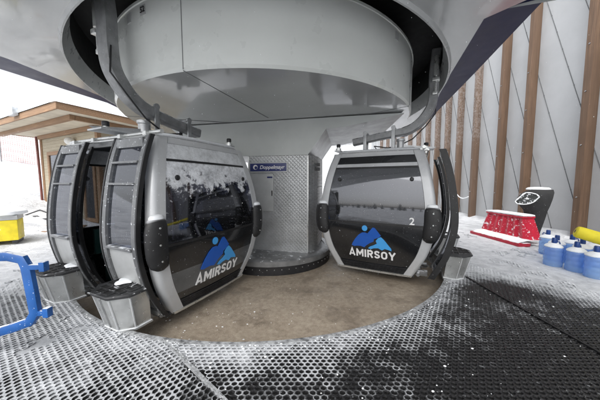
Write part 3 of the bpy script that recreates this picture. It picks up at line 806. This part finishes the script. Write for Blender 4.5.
    # --- loop side (fixed side): window and panel
    def sidepatch(name, z0, z1, y0, y1, off, mt, sx, th=.012, n=16, parent=None):
        m = MB(); rings = []
        for z in zs(z0, z1, n):
            X = hw(z) + off; lim = hy(z) - .06; a0, a1 = max(y0, -lim), min(y1, lim)
            rings.append([(sx * X, a0, z), (sx * X, a1, z), (sx * (X - th), a1, z), (sx * (X - th), a0, z)])
        m.loft(rings); return m.build(name, mt, parent or t)
    sidepatch('side_window', .88, 2.05, -1.1, 1.1, -.012, M['glass_side'], -1)
    sidepatch('side_panel', -.05, .88, -1.1, 1.1, -.012, M['black_panel'], -1, .03)
    sidepatch('side_header', 2.05, 2.15, -1.1, 1.1, -.005, M['silver'], -1, .03, 3)
    for y in (-.3, .3): sidepatch('mullion', .88, 2.05, y - .02, y + .02, -.03, M['black_plastic'], -1, .03)
    # --- floor, ceiling
    m = MB(); m.box(-.70, .72, -.9, .9, -.085, -.03, .01); m.build('floor', M['interior'], t)
    m = MB()
    for y in (-.5, .5): m.box(-.6, .6, y - .05, y + .05, -.16, -.087, .01)
    m.box(-.05, .05, -.8, .8, -.15, -.087, .01)
    m.build('chassis', M['dark_steel'], t)
    m = MB(); m.box(-.74, .74, -.86, .86, 2.10, 2.14); m.build('ceiling', M['interior'], t)
    # --- roof shell
    m = MB(); rings = []
    for k, (z, s_) in enumerate(((2.145, 1.0), (2.17, 1.015), (2.195, 1.0), (2.225, .93), (2.235, .8))):
        rings.append([((.79 * s_) * (abs(math.cos(b)) ** .35) * (1 if math.cos(b) >= 0 else -1), (.91 * s_) * (abs(math.sin(b)) ** .35) * (1 if math.sin(b) >= 0 else -1), z) for b in [2 * math.pi * (j + .5) / 48 for j in range(48)]])
    m.loft(rings); rf = m.build('roof', M['roof'], t)
    m = MB(); rings = []
    for i in range(13):
        row = []
        for j in range(13):
            x, y = -.66 + 1.3 * i / 12, -.78 + 1.56 * j / 12
            e = min(1, min(i, 12 - i, j, 12 - j) / 1.6)
            row.append((x + random.uniform(-.02, .02), y + random.uniform(-.02, .02), 2.232 + e * (.03 + .025 * noise.noise(Vector((x * 3, y * 3, loc[0]))))))
        rings.append(row)
    m.loft(rings, closed=False); m.build('roof_snow', M['pure_snow'], rf)
    # --- bench seats along both ends, grab poles
    for sy in (-1, 1):
        b = MB(); b.box(-.66, .60, sy * .86 if sy < 0 else .50, -.50 if sy < 0 else .86, .38, .45, .02)
        b.box(-.6, .55, (sy * .86 if sy < 0 else .74), (-.74 if sy < 0 else .86), .0, .375, .01)
        b.box(-.72, .66, (sy * .915 if sy < 0 else .865), (-.865 if sy < 0 else .915), .46, .86, .015)
        b.build('bench', M['seat'], t)
        p = MB(); p.tube([(.30, sy * .48, .0), (.30, sy * .48, 2.08)], .016, 10); p.build('grab_pole', M['alu'], t)
        p = MB(); p.tube([(-.45, sy * .70, 1.95), (.45, sy * .70, 1.95)], .016, 10); p.build('grab_pole', M['alu'], t)
    # --- doorway frame (rubber), door rail
    for y in (-.44, .44):
        m = MB(); rings = []
        for z in zs(-.05, 2.1, 22):
            X = hw(z) - .005; rings.append([(X, y - .02, z), (X, y + .02, z), (X - .035, y + .02, z), (X - .035, y - .02, z)])
        m.loft(rings); m.build('door_jamb', M['rubber'], t)
    for z0, z1 in ((-.045, .02), (2.08, 2.15)):
        sidepatch('door_sill' if z0 < 0 else 'door_header', z0, z1, -.84, .84, -.02, M['dark_steel'], 1, .05, 2)
    for s0, s1 in ((-1.1, -.465), (.465, 1.1)):
        sidepatch('door_side_window', .5, 2.08, s0, s1, -.03, M['glass_side'], 1)
        sidepatch('door_side_panel', .02, .5, s0, s1, -.03, M['black_panel'], 1, .02)
    m = MB(); m.tube([(.80, -1.02, 2.19), (.80, 1.02, 2.19)], .026, 10); m.tube([(.865, -1.0, 2.14), (.865, 1.0, 2.14)], .013, 8)
    for y in (-.8, -.3, .3, .8): m.box(.74, .87, y - .03, y + .03, 2.15, 2.20, .006)
    m.build('door_rail', M['alu'], t)
    # --- two door leaves, slid open past the jambs
    for sy in (-1, 1):
        y0, y1 = (.36, .985) if sy > 0 else (-.985, -.36)
        if sy > 0: pass
        # the glass pane is the leaf itself
        lf = MB(); rings = []
        for z in zs(.02, 2.06, 26):
            X = hw(z) + leaf_off; rings.append([(X, y0 + .04, z), (X, y1 - .04, z), (X - .01, y1 - .04, z), (X - .01, y0 + .04, z)])
        lf.loft(rings); leaf = lf.build('door', M['glass_door'], t)
        for ya, wd, mt, nm in ((y0 + .035, .07, 'silver', 'stile'), (y1 - .035, .07, 'silver', 'stile')):
            m = MB(); rings = []
            for z in zs(-.02, 2.13, 28):
                X = hw(z) + leaf_off + .03; rings.append([(X, ya - wd / 2, z), (X, ya + wd / 2, z), (X - .05, ya + wd / 2, z), (X - .05, ya - wd / 2, z)])
            m.loft(rings); m.build(nm, M['stile'], leaf)
        # black rubber edges
        for ya, wd, dp in (((y0 - .022) if sy > 0 else (y1 + .022), .014, .045), ((y1 + .013) if sy > 0 else (y0 - .013), .012, .05 if leaf_off < .2 else .10)):
            m = MB(); rings = []
            for z in zs(-.03, 2.14, 28):
                X = hw(z) + leaf_off + .035; rings.append([(X, ya - wd, z), (X, ya + wd, z), (X - dp, ya + wd, z), (X - dp, ya - wd, z)])
            m.loft(rings); m.build('door_seal', M['rubber'], leaf)
        for z, hgt, mt in ((2.07, .07, 'stile'), (1.83, .024, 'stile'), (1.585, .024, 'stile'), (.86, .03, 'stile'), (.02, .05, 'alu')):
            X = hw(z) + leaf_off + .045
            m = MB(); m.box(X - .055, X, y0 + .07, y1 - .07, z - hgt / 2 - (.03 if z > 2 else 0), z + hgt / 2, .006)
            m.build('rung' if .5 < z < 2 else 'rail', M[mt], leaf)
        m = MB(); rings = []
        for z in zs(.06, .84, 8):
            X = hw(z) + leaf_off + .006; rings.append([(X, y0 + .075, z), (X, y1 - .075, z), (X - .004, y1 - .075, z), (X - .004, y0 + .075, z)])
        m.loft(rings); m.build('lower_door_panel', M['panel_grey'], leaf)
        # ski bucket on the leaf: outer wall with ribs, slotted black lid
        yc = (y0 + y1) / 2 + sy * .04; L2 = .27
        m = MB()
        BX0, BX1 = .935 + leaf_off, 1.275 + leaf_off
        def plan(s_, z, g=0):
            cx = (BX0 + BX1) / 2; out = []
            base = [(-.17, -.27), (.02, -.275), (.045, -.268), (.155, -.155), (.17, -.13), (.17, .13), (.155, .155), (.045, .268), (.02, .275), (-.17, .27)]
            return [(cx + x * s_ + (g if x > 0 else 0) - (.41 - z) * .17, yc + y * s_, z) for x, y in base]
        m.loft([plan(.86 + .14 * min(1, (z - .05) / .35), z) for z in (.015, .10, .25, .40)], smooth=False)
        bk = m.build('ski_bucket', M['alu'], leaf)
        for yy_, xx_ in ((-.142, .163), (.142, .163), (-.271, .033), (.271, .033), (0, .171)):
            m = MB(); rings = []
            for z in (.03, .39):
                s_ = .86 + .14 * min(1, (z - .05) / .35); cx = (BX0 + BX1) / 2 + xx_ * s_ - (.41 - z) * .17; cy = yc + yy_ * s_
                rings.append([(cx - .004, cy - .014, z), (cx + .006, cy - .012, z), (cx + .006, cy + .012, z), (cx - .004, cy + .014, z)])
            m.loft(rings, smooth=False); m.build('bucket_rib', M['dark_steel'] if yy_ == 0 else M['silver'], bk)
        m = MB(); m.loft([plan(1.05, .40), plan(1.08, .405), plan(1.08, .425), plan(1.03, .436)])
        for dx, ys_ in ((-.13, (-.17, 0, .17)), (-.045, (-.17, 0, .17)), (.04, (-.12, 0, .12)), (.115, (-.06, .06))):
            for dy in ys_:
                hl = .055 if dx > .1 else .062
                cx = (BX0 + BX1) / 2 + dx; m.box(cx - .028, cx + .028, yc + dy - hl, yc + dy + hl, .4365, .4385, mi=1)
                for q in (-1, 1): m.box(cx - .034, cx + .034, yc + dy + q * (hl + .006) - .004, yc + dy + q * (hl + .006) + .004, .4366, .447)
                m.box(cx + .030, cx + .038, yc + dy - hl, yc + dy + hl, .4367, .4465)
        m.build('bucket_lid', [M['lid'], M['slot']], bk)
        m = MB(); m.loft([plan(.80, -.012), plan(.90, -.005), plan(.90, .016)]); m.build('bucket_foot', M['alu_snowy'], bk)
        m = MB(); cx = BX0 + .05; rings = []
        for q_, z in ((1, .4475), (.92, .458), (.6, .468), (.2, .471)):
            rings.append([(cx + q_ * (.075 + .03 * math.sin(2 * b + sy)) * math.cos(b), yc - sy * .09 + q_ * (.10 + .025 * math.cos(3 * b)) * math.sin(b), z) for b in zs(0, 6.0, 18)])
        m.loft(rings); m.build('bucket_snow', M['pure_snow'], bk)
        for dy in (-.17, .17):
            m = MB(); m.tube([(hw(.3) + leaf_off, yc + dy, .30), (BX0 + .03, yc + dy, .33)], .018, 8); m.build('bucket_bracket', M['steel'], bk)
    # --- door gear under the outer sill
    m = MB()
    m.tube([(.78, -.9, -.03), (.82, .9, -.03)], .03, 8)
    for y in (-.7, -.25, .25, .7): m.box(.70, .93, y - .05, y + .05, -.09, .0, .01)
    m.tube([(.95, -.5, .03), (.80, -.2, -.06), (.80, .2, -.06), (.95, .5, .03)], .014, 8)
    m.build('door_gear', M['dark_steel'], t)
    # --- suspension and hanger
    h = hang_d
    m = MB()
    path = [(h + .03, 0, 4.15), (h, 0, 3.75), (h, 0, 3.4), (h - .02, 0, 3.15), (h - .09, 0, 2.98), (h - .22, 0, 2.81), (h - .38, 0, 2.70), (h - .52, 0, 2.655)]
    sm = []
    for i in range(len(path) - 1):
        for k in range(4):
            p0, p1, p2, p3 = [Vector(path[max(0, min(len(path) - 1, i + q))]) for q in (-1, 0, 1, 2)]; u = k / 4
            sm.append(.5 * ((2 * p1) + (p2 - p0) * u + (2 * p0 - 5 * p1 + 4 * p2 - p3) * u * u + (-p0 + 3 * p1 - 3 * p2 + p3) * u ** 3))
    sm.append(Vector(path[-1]))
    m.tube(sm, 1, flat=(.085, .105)); hg = m.build('hanger', M['dark_steel'], t)
    m = MB(); m.tube([(h - .46, 0, 2.665), (-.05, 0, 2.60), (-.58, 0, 2.52), (-.64, 0, 2.51)], 1, flat=(.075, .085)); m.build('beam', M['dark_steel'], hg)
    for x in (.22, -.36):
        zt = 2.62 + (x * .12); m = MB()
        for y in (-.11, .11):
            m.box(x - .035, x + .035, y - .012, y + .012, 2.23, zt + .12, .008)
            m.lathe([(.045, 0), (.045, .03)], n=14, mtx=Matrix.Translation((x, y - .015, zt + .10)) @ Matrix.Rotation(R(-90), 4, 'X'))
        m.tube([(x, -.13, zt + .10), (x, .13, zt + .10)], .016, 8)
        m.build('link', M['steel'], hg)
    m = MB(); m.lathe([(.085, 0), (.085, .03), (.07, .04), (.07, .19), (.085, .2), (.085, .24), (.06, .25)], (.36, 0, 2.27), 24); m.build('spring_can', M['alu_snowy'], hg)
    m = MB(); m.box(-.88, .98, -.16, .16, 2.262, 2.285, .006)
    m.prism([(.2, 2.287), (.98, 2.287), (1.02, 2.30), (.3, 2.40), (.2, 2.40)], -.03, .03)
    m.box(-.86, -.74, -.68, .68, 2.245, 2.27, .006); m.build('roof_bracket', M['alu_snowy'], t)
    for x, y in ((-.80, .60), (-.80, -.60), (.84, -.02)):
        m = MB(); m.lathe([(.055, 0), (.055, .045), (.03, .05), (.03, .07)], (x, y, 2.27), 18, 0)
        m.lathe([(.034, .0), (.042, .008), (.042, .055), (.034, .066), (.01, .07)], (x, y, 2.335), 18, 1)
        m.build('damper', [M['alu'], M['black_plastic']], t)
    # hoses and actuator on the hanger
    m = MB(); m.tube([(h + .02, .10, 3.35), (h + .06, .13, 3.0), (h - .1, .16, 2.78), (h - .35, .15, 2.52), (h - .6, .12, 2.40), (.1, .1, 2.36), (-.2, .12, 2.42), (-.1, -.05, 2.30)], .012, 8); m.build('hose', M['rubber'], hg)
    m = MB(); m.tube([(h + .03, -.16, 3.98), (h + .03, -.16, 3.62)], .042, 14); m.tube([(h + .03, -.16, 3.62), (h + .03, -.16, 3.3)], .02, 8)
    m.box(h - .03, h + .09, -.20, -.10, 3.52, 3.58, .01); m.box(h - .02, h + .06, -.17, -.08, 3.28, 3.34, .01)
    m.build('actuator', M['alu'], hg)
    return t
gondola('near gondola cabin at left with snow-crusted dark window and both side doors slid open', (-2.18, 3.90), R(245.6), .77, M['glass_frost'], False, 1, M['frost_panel'], .085, M['glass_side'])
gondola('farther gondola cabin at right numbered 2, its clear dark end window facing the viewer', (1.80, 5.20), R(-27.2), .93, M['glass_dark'], True, -1, M['silver'], .27)

# ------------------------------------------------------------ hut at left
def hut():
    base = Vector((-7.82, 9.21, 0)); ang = math.atan2(2.13, -4.46)     # local x runs along the front wall, away to the left
    t = empty('lift_hut', 'small timber-clad hut with deep porch roof under thick snow', 'hut', base, ang)
    # local: x along front wall (away), -y? outside is towards the viewer
    # outward normal of the wall (towards viewer) in local frame is +y
    L, D, H = 4.95, 4.5, 3.78
    m = MB(); m.box(0, L, -D, 0, -.3, H); m.build('wall', M['boards'], t)
    for x in (0, L):
        m = MB(); m.box(x - .09, x + .09, -.10, .035, -.3, H, .008); m.build('corner_post', M['timber'], t)
    # roof slab with overhang 2.2 at the front, fascia boards, snow
    ox0, ox1, oy0, oy1 = -1.55, L + .6, -D - .4, 1.65
    m = MB(); m.box(ox0 + .05, ox1 - .05, oy0 + .05, oy1 - .05, H + .004, H + .06); rf = m.build('roof', M['soffit_board'], t)
    m = MB()
    m.box(ox0, ox1, oy1 - .05, oy1, H - .02, H + .19, .006); m.box(ox0, ox0 + .05, oy0, oy1 - .052, H - .02, H + .19, .006)
    m.box(ox1 - .05, ox1, oy0, oy1 - .052, H - .02, H + .19, .006)
    m.build('fascia_board', M['timber'], rf)
    m = MB(); m.box(ox0 + .5, ox1 - .06, oy1 - .62, oy1 - .48, H - .15, H - .003, .006); m.build('porch_beam', M['timber'], rf)
    m = MB(); m.box(ox0 + .5, ox0 + .62, -D, oy1 - .63, H - .15, H - .003, .006); m.build('porch_beam', M['timber'], rf)
    m = MB(); m.box(-.02, L, .036, .13, H - .17, H - .003, .006); m.build('wall_plate', M['timber'], rf)
    m = MB(); rows = []
    for i in range(22):
        row = []
        for j in range(22):
            u, v = i / 21, j / 21; e = min(1, min(i, 21 - i, j, 21 - j) / 1.2)
            x, y = ox0 - .04 + (ox1 - ox0 + .08) * u, oy0 - .04 + (oy1 - oy0 + .08) * v
            row.append((x, y, H + .185 + e * (.22 + .10 * noise.noise(Vector((x * .8, y * .8, 1))) + .10 * v)))
        rows.append(row)
    m.loft(rows, closed=False)
    m.build('roof_snow', M['pure_snow'], rf)
    # windows: orange timber casings
    for x0, x1, z0, z1 in ((2.1, 4.3, 1.0, 3.0), (.2, 1.2, .0, 2.4)):
        w_ = MB(); b = .16
        w_.box(x0, x1, .0, .06, z0, z0 + b, .006); w_.box(x0, x1, .0, .06, z1 - b, z1, .006)
        w_.box(x0, x0 + b, .001, .059, z0 + b, z1 - b, .004); w_.box(x1 - b, x1, .001, .059, z0 + b, z1 - b, .004)
        if x1 - x0 > 1.5: w_.box((x0 + x1) / 2 - .06, (x0 + x1) / 2 + .06, .001, .059, z0 + b, z1 - b, .004)
        wo_ = w_.build('window' if x1 - x0 > 1.5 else 'door_frame', M['timber'], t)
        p = MB(); p.box(x0 + b, x1 - b, .004, .02, z0 + b, z1 - b); p.build('pane' if x1 - x0 > 1.5 else 'door', M['hut_glass'] if x1 - x0 > 1.5 else M['interior'], wo_)
    m = MB(); m.tube([(L + .12, .12, H - .02), (L + .10, .10, 1.2), (L + .10, .10, -.2)], .045, 10); m.build('downpipe', M['downpipe'], t)
    m = MB(); m.lathe([(.02, -.17), (.10, -.14), (.16, -.05), (.17, .03), (.12, .12), (.04, .16)], (0, 0, 0), 20, mtx=Matrix.Translation((1.75, .16, 3.3)))
    m.lathe([(.05, 0), (.05, .1)], n=12, mtx=Matrix.Translation((1.75, .0, 3.3)) @ Matrix.Rotation(R(-90), 4, 'X')); m.build('wall_lamp', M['lamp_glass'], t)
    # floodlight hanging from the fascia far end
    m = MB(); m.box(1.15, 1.65, oy1 + .02, oy1 + .16, H + .10, H + .36, .03); m.tube([(1.4, oy1 - .02, H + .3), (1.4, oy1 + .1, H + .42)], .02, 8)
    f = m.build('floodlight', mat('floodlight_case', (.5, .53, .56), .3, 0, .2, 8, snow=1), t)
hut()

# ------------------------------------------------------------ snow field: net fence, bits and pieces
def net_fence():
    t = empty('net_fence', 'pale red netting fence strung across the snow slope behind the hut', 'fence', (0, 0, 0))
    P0, P1 = Vector((-30, 14.5)), Vector((-11.5, 18.5)); n = 7
    for i in range(n):
        u = i / (n - 1); p = P0.lerp(P1, u); z = terrain(p.x, p.y)
        m = MB(); m.tube([(p.x, p.y, z - .2), (p.x, p.y, z + 2.35)], .03, 8); m.build('post', M['dark_steel'], t)
    m = MB(); L = (P1 - P0).length; st = .13
    k = int(L / st)
    def base(u): p = P0.lerp(P1, u); return Vector((p.x, p.y, terrain(p.x, p.y)))
    for i in range(k + 1):
        b = base(i / k); m.tube([b + Vector((0, 0, .1)), b + Vector((0, 0, 2.2))], .008, 3, cap=False)
    for j in range(17):
        m.tube([base(i / 40) + Vector((0, 0, .1 + j * .131)) for i in range(41)], .008, 3, cap=False)
    m.build('netting', M['net'], t)
net_fence()
def bits():
    for k, (x, y, z, l, a, lab, mt) in enumerate(((-9.6, 8.35, .03, 3.4, 8, 'long weathered board half buried in snow nearest the yellow bin', 'timber'), (-9.4, 7.35, .02, 2.6, 4, 'short weathered board half buried in snow toward the blue barrier', 'timber'))):
        m = MB(); m.box(-l / 2, l / 2, -.07, .07, 0, .06, .01); m.box(-l / 2 + .05, l / 2 - .3, -.06, .05, .0605, .085, .01, mi=1)
        o = m.build('board', [M[mt], M['pure_snow']]); o.location = (x, y, z); o.rotation_euler = (0, R(2), R(a)); tag(o, lab, 'board', 'boards lying in the snow')
    m = MB()
    for k in range(7):
        x = -.9 + k * .28 + random.uniform(-.05, .05); m.box(x, x + random.uniform(.2, .4), random.uniform(-.25, 0), random.uniform(.05, .25), .0, random.uniform(.10, .26), .03, 0, Matrix.Rotation(random.uniform(-.3, .3), 4, 'Z'))
    for k in range(5):
        x = -.8 + k * .35; m.lathe([(.17, 0), (.12, .05), (.04, .08)], (x, random.uniform(-.1, .1), .17), 10, 1)
    m.tube([(-1.1, 0, .12), (-.2, .1, .45), (.6, 0, .2)], .025, 8)
    o = m.build('scrap_pile', [M['black_plastic'], M['pure_snow']]); o.location = (-10.2, 9.25, .05)
    tag(o, 'low heap of dark scrap dusted with snow beside the hut', 'scrap')
bits()

# yellow bin
def yellow_bin():
    t = empty('yellow_bin', 'yellow plastic bin capped with snow at the far left', 'bin', (-7.85, 6.2, 0), R(38))
    m = MB(); pl = lambda s_, z: [(.24 * s_, .27 * s_, z), (-.24 * s_, .27 * s_, z), (-.24 * s_, -.27 * s_, z), (.24 * s_, -.27 * s_, z)]
    m.box(-.27, .27, -.27, .27, .08, .62, .025); m.build('body', M['yellow'], t)
    m = MB(); m.box(-.28, .28, -.28, .28, .622, .74, .02); m.build('collar', M['panel_grey'], t)
    for x in (-.2, .2):
        m = MB(); m.box(x - .05, x + .05, -.26, .26, 0, .078, .01); m.build('foot', M['black_plastic'], t)
    m = MB(); m.loft([[(.40 * s_ * math.cos(b) * (1 + .08 * math.sin(3 * b)), .38 * s_ * math.sin(b), z) for b in zs(0, 6.02, 22)] for s_, z in ((.85, .742), (1, .77), (.97, .84), (.75, .90), (.3, .93))])
    m.build('snow_cap', M['pure_snow'], t)
yellow_bin()

# blue plastic barrier, right end in view
def barrier():
    t = empty('crowd_barrier', 'blue plastic crowd barrier cut off by the left edge', 'barrier', (-2.38, 2.02, 0), R(184))
    # local x runs along the barrier away to the left; z up
    m = MB()
    def bar(p, q, w=.035, d=.028): m.tube([Vector((p[0], 0, p[1])), Vector((q[0], 0, q[1]))], 1, flat=(w, d))
    pts = [(2.2, .955), (1.2, .955), (.16, .96), (.05, .93), (.02, .86), (-.005, .62), (-.02, .44), (.03, .36), (.16, .315), (.5, .22), (.9, .16), (2.2, .16)]
    m.tube([Vector((x, 0, z)) for x, z in pts], 1, flat=(.038, .026))
    m.build('frame', M['barrier_blue'], t)
    for z in (.86, .44):
        h_ = MB(); h_.box(-.12, .0, -.022, .022, z - .022, z + .022, .006); h_.box(-.14, -.095, -.026, .026, z - .04, z + .045, .008); h_.build('hook', M['barrier_blue'], t)
    for x in (.72, 1.9):
        m = MB(); m.box(x - .05, x + .05, -.28, .28, .0, .06, .02); m.box(x - .04, x + .04, -.035, .035, .055, .22, .01); m.build('foot', M['barrier_blue'], t)
    for i in range(9):
        x = .95 + i * .14; m = MB(); m.box(x - .018, x + .018, -.015, .015, .19, .92, .004); m.build('bar', M['barrier_blue'], t)
barrier()

# red plastic stack
def red_stack():
    t = empty('red_barrier', 'red ribbed plastic barrier caked with snow by the wall', 'barrier', (6.02, 6.75, 0), R(2))
    # long axis along y
    m = MB()
    def sec(y, s_=1.0):
        return [(-.26 * s_, y, .10), (-.17 * s_, y, .60), (-.15 * s_, y, .66), (.15 * s_, y, .66), (.17 * s_, y, .60), (.26 * s_, y, .10)]
    ys = zs(-.74, .70, 26); rings = []
    for i, y in enumerate(ys):
        k = 1.0 if i % 4 in (0, 1) else .84
        f = 1 - .0 * abs(y)
        r = sec(y, k); rings.append([(x, yy * (1 - .22 * (z / .66)), z) for x, yy, z in r])
    m.loft(rings, smooth=False); m.build('body', M['red'], t)
    m = MB(); m.box(-.18, .18, -.60, .56, .655, .70, .012); m.build('top_rail', M['red_clean'], t)
    m = MB(); m.loft([[(x * s_, y * s_ , z) for x, y in ((-.17, -.60), (.17, -.6), (.18, 0), (.17, .6), (-.17, .6), (-.18, 0))] for s_, z in ((1, .712), (.98, .74), (.85, .755))]); m.build('snow_cap', M['pure_snow'], t)
    m = MB(); m.box(-.62, -.30, -.98, .62, .0, .085, .02); m.build('foot_board', M['red_clean'], t)
    m = MB(); rows = []
    for i in range(26):
        y = -.95 + 1.5 * i / 25; n_ = noise.noise(Vector((y * 3, 2, 0)))
        rows.append([(-.60 + .05 * n_, y, .088), (-.48, y, .12 + .03 * n_), (-.30, y, .15 + .03 * n_), (-.15, y, .13), (.0, y, .09)])
    m.loft(rows, closed=False); m.build('snow_layer', M['pure_snow'], t)
red_stack()

# black plastic scoop standing up
def scoop():
    t = empty('snow_scoop', 'tall black plastic scoop on end, snow lodged in its open top', 'scoop', (6.75, 6.85, 0), R(-40))
    m = MB(); rings = []
    for z, x0, x1, d in ((.0, -.02, .20, .16), (.25, -.05, .24, .18), (.55, -.10, .30, .20), (.8, -.16, .34, .22), (.95, -.26, .38, .24), (1.15, -.30, .42, .26), (1.32, -.16, .44, .26), (1.40, -.02, .42, .24)):
        n_ = noise.noise(Vector((z * 5, 0, 0))) * .03
        rings.append([(x0 + n_, -d / 2 - .02, z), ((x0 + x1) / 2, -d / 2 - .05 + n_, z), (x1, -d / 2, z), (x1 + .02, d / 2, z), ((x0 + x1) / 2, d / 2 + .03, z), (x0, d / 2, z)])
    m.loft(rings); m.build('body', M['black_sheet'], t)
    # open mouth, rimmed with snow, facing the viewer
    mt = Matrix.Translation((-.12, -.20, 1.12)) @ Matrix.Rotation(R(28), 4, 'Y')
    outl = [(-.17, -.17), (-.09, -.21), (.02, -.16), (.13, -.07), (.19, .06), (.20, .19), (.12, .23), (.0, .21), (-.10, .16), (-.14, .02)]
    n = len(outl); m = MB()
    for k in range(n):
        a_, b_ = outl[k], outl[(k + 1) % n]; m.tube([mt @ Vector((a_[0], -.012, a_[1])), mt @ Vector(((a_[0] + b_[0]) / 2 + random.uniform(-.01, .01), -.02, (a_[1] + b_[1]) / 2)), mt @ Vector((b_[0], -.012, b_[1]))], [random.uniform(.008, .016), random.uniform(.012, .024), random.uniform(.008, .014)], 8)
    m.build('snowy_rim', M['pure_snow'], t)
    m = MB(); m.add([mt @ Vector((x * .95, .005, z * .95)) for x, z in outl], [tuple(range(n))]); m.build('mouth', mat('scoop_mouth', (.03, .035, .035), .4, 0, .3, 6, dust=.7, sscale=14), t)
    m = MB(); m.loft([[(.13 + .26 * s_ * math.cos(b), .14 * s_ * math.sin(b), z) for b in zs(0, 6, 16)] for s_, z in ((1, 1.395), (1, 1.43), (.8, 1.46), (.3, 1.47))]); m.build('snow_cap', M['pure_snow'], t)
scoop()

# water bottles
def bottles():
    g = 'blue water bottles standing in the snow'
    def one():
        t = empty('water_bottle', '', 'bottle', (0, 0, 0), 0, g)
        prof = [(.10, 0), (.128, .012), (.135, .04)]
        for z in (.11, .20, .29): prof += [(.136, z - .03), (.1315, z - .008), (.1315, z + .008), (.136, z + .03)]
        prof += [(.135, .345), (.122, .375), (.08, .405), (.04, .425), (.028, .44), (.028, .452)]
        m = MB(); m.lathe(prof, n=32); m.build('body', M['bottle'], t)
        m = MB(); m.tube([(.025, 0, .46), (.075, 0, .475), (.085, 0, .44), (.07, 0, .39)], .011, 8, cap=True); m.lathe([(.036, .44), (.038, .455), (.036, .53), (.028, .545)], n=18); m.build('cap', M['cap_blue'], t)
        m = MB(); m.loft([[(r * math.cos(b) * (1 + .04 * math.sin(3 * b)), r * math.sin(b) * (1 + .04 * math.cos(2 * b)), z) for b in zs(0, 6.02, 20)] for r, z in (((.128, .368), (.131, .385), (.112, .408), (.078, .430), (.040, .446)))])
        m.build('snow_cap', M['pure_snow'], t)
        return t
    spots = [((5.52, 5.16), 'blue water bottle standing alone at the far left end of the cluster'),
             ((4.90, 4.46), 'front blue water bottle, first of the near row from the left'),
             ((5.00, 4.17), 'front blue water bottle, second of the near row from the left'),
             ((4.98, 3.87), 'front blue water bottle at the right, cut by the picture edge'),
             ((5.22, 4.70), 'blue water bottle behind the first one of the near row'),
             ((5.33, 4.36), 'blue water bottle behind the second one of the near row'),
             ((5.55, 4.72), 'blue water bottle at the back nearest the wall post'),
             ((5.62, 4.40), 'blue water bottle at the back, right of the one by the wall post')]
    p = one()
    for i, ((x, y), lab) in enumerate(spots):
        if i == 0: o = p
        else:
            o = p.copy(); C.objects.link(o)
            for ch in p.children: c = ch.copy(); C.objects.link(c); c.parent = o
        o.location = (x, y, random.uniform(-.012, .004)); o.rotation_euler = (0, 0, random.uniform(0, 6)); o['label'] = lab
bottles()
m = MB(); A, B = Vector((5.0, 4.22, .72)), Vector((6.0, 3.35, .30)); d = (B - A)
prof = []
m.tube([A, A + d * .012, A + d * .04, A + d * .5, B], [.075, .098, .105, .105, .105], 28)
m.tube([A - d * .003, A + d * .01], .03, 12, 1)
tag(m.build('foam_roll', [M['foam'], M['black_plastic']]), 'yellow foam roll lying across the water bottles at the right edge', 'roll')

# ------------------------------------------------------------ trees and huts behind the viewer (they show in the windows) and on the slope
def far_wood():
    m = MB()
    for q in range(64):
        x, y, h = -46 + q * 1.5 + random.uniform(-1.2, 1.2), -27 + random.uniform(-4, 4), random.uniform(1.6, 4.4)
        z = terrain(x, y); m.tube([(x, y, z - .3), (x, y, z + h * .95)], [.16, .03], 8)
        n = int(h * 9)
        for i in range(n):
            u = (i + .5) / n; L = (1 - u) ** .8 * h * .24 + .12
            for k in range(6):
                a = random.uniform(0, 6.283); l = L * random.uniform(.6, 1.1); dr = Vector((math.cos(a), math.sin(a), 0)); s_ = Vector((-dr.y, dr.x, 0)) * l * .22
                p = Vector((x, y, z + h * (.12 + .88 * u))); m.add([p, p + dr * l * .6 + s_ - Vector((0, 0, l * .18)), p + dr * l - Vector((0, 0, l * .38)), p + dr * l * .6 - s_ - Vector((0, 0, l * .2))], [(0, 1, 2, 3)], 1)
    tag(m.build('far_wood', [M['bark'], M['needles']]), 'far-off snowy conifer wood behind the viewer, mirrored in the cabin windows', 'wood', kind='stuff')
far_wood()

# falling snow
m = MB()
for i in range(900):
    y = random.uniform(1.2, 8) ** 1; x = random.uniform(-1.4, 1.4) * y * .95; z = random.uniform(.1, 3.4)
    if y < 1.2 and random.random() < .6: continue
    r = random.uniform(.0008, .0020) * (1 + .12 * y)
    c = Vector((x, y, z)); l = random.uniform(1.0, 2.0); tl = Vector((random.uniform(-.3, .5), 0, -1)).normalized()
    e1 = Vector((1, 0, 0)) * r; e2 = Vector((0, 1, 0)) * r; e3 = tl * r * l
    m.add([c + e1, c - e1, c + e2, c - e2, c + e3, c - e3], [(0, 2, 4), (2, 1, 4), (1, 3, 4), (3, 0, 4), (2, 0, 5), (1, 2, 5), (3, 1, 5), (0, 3, 5)], 0, True)
tag(m.build('falling_snow', M['pure_snow']), 'light snowflakes drifting through the air', 'snow', kind='stuff')
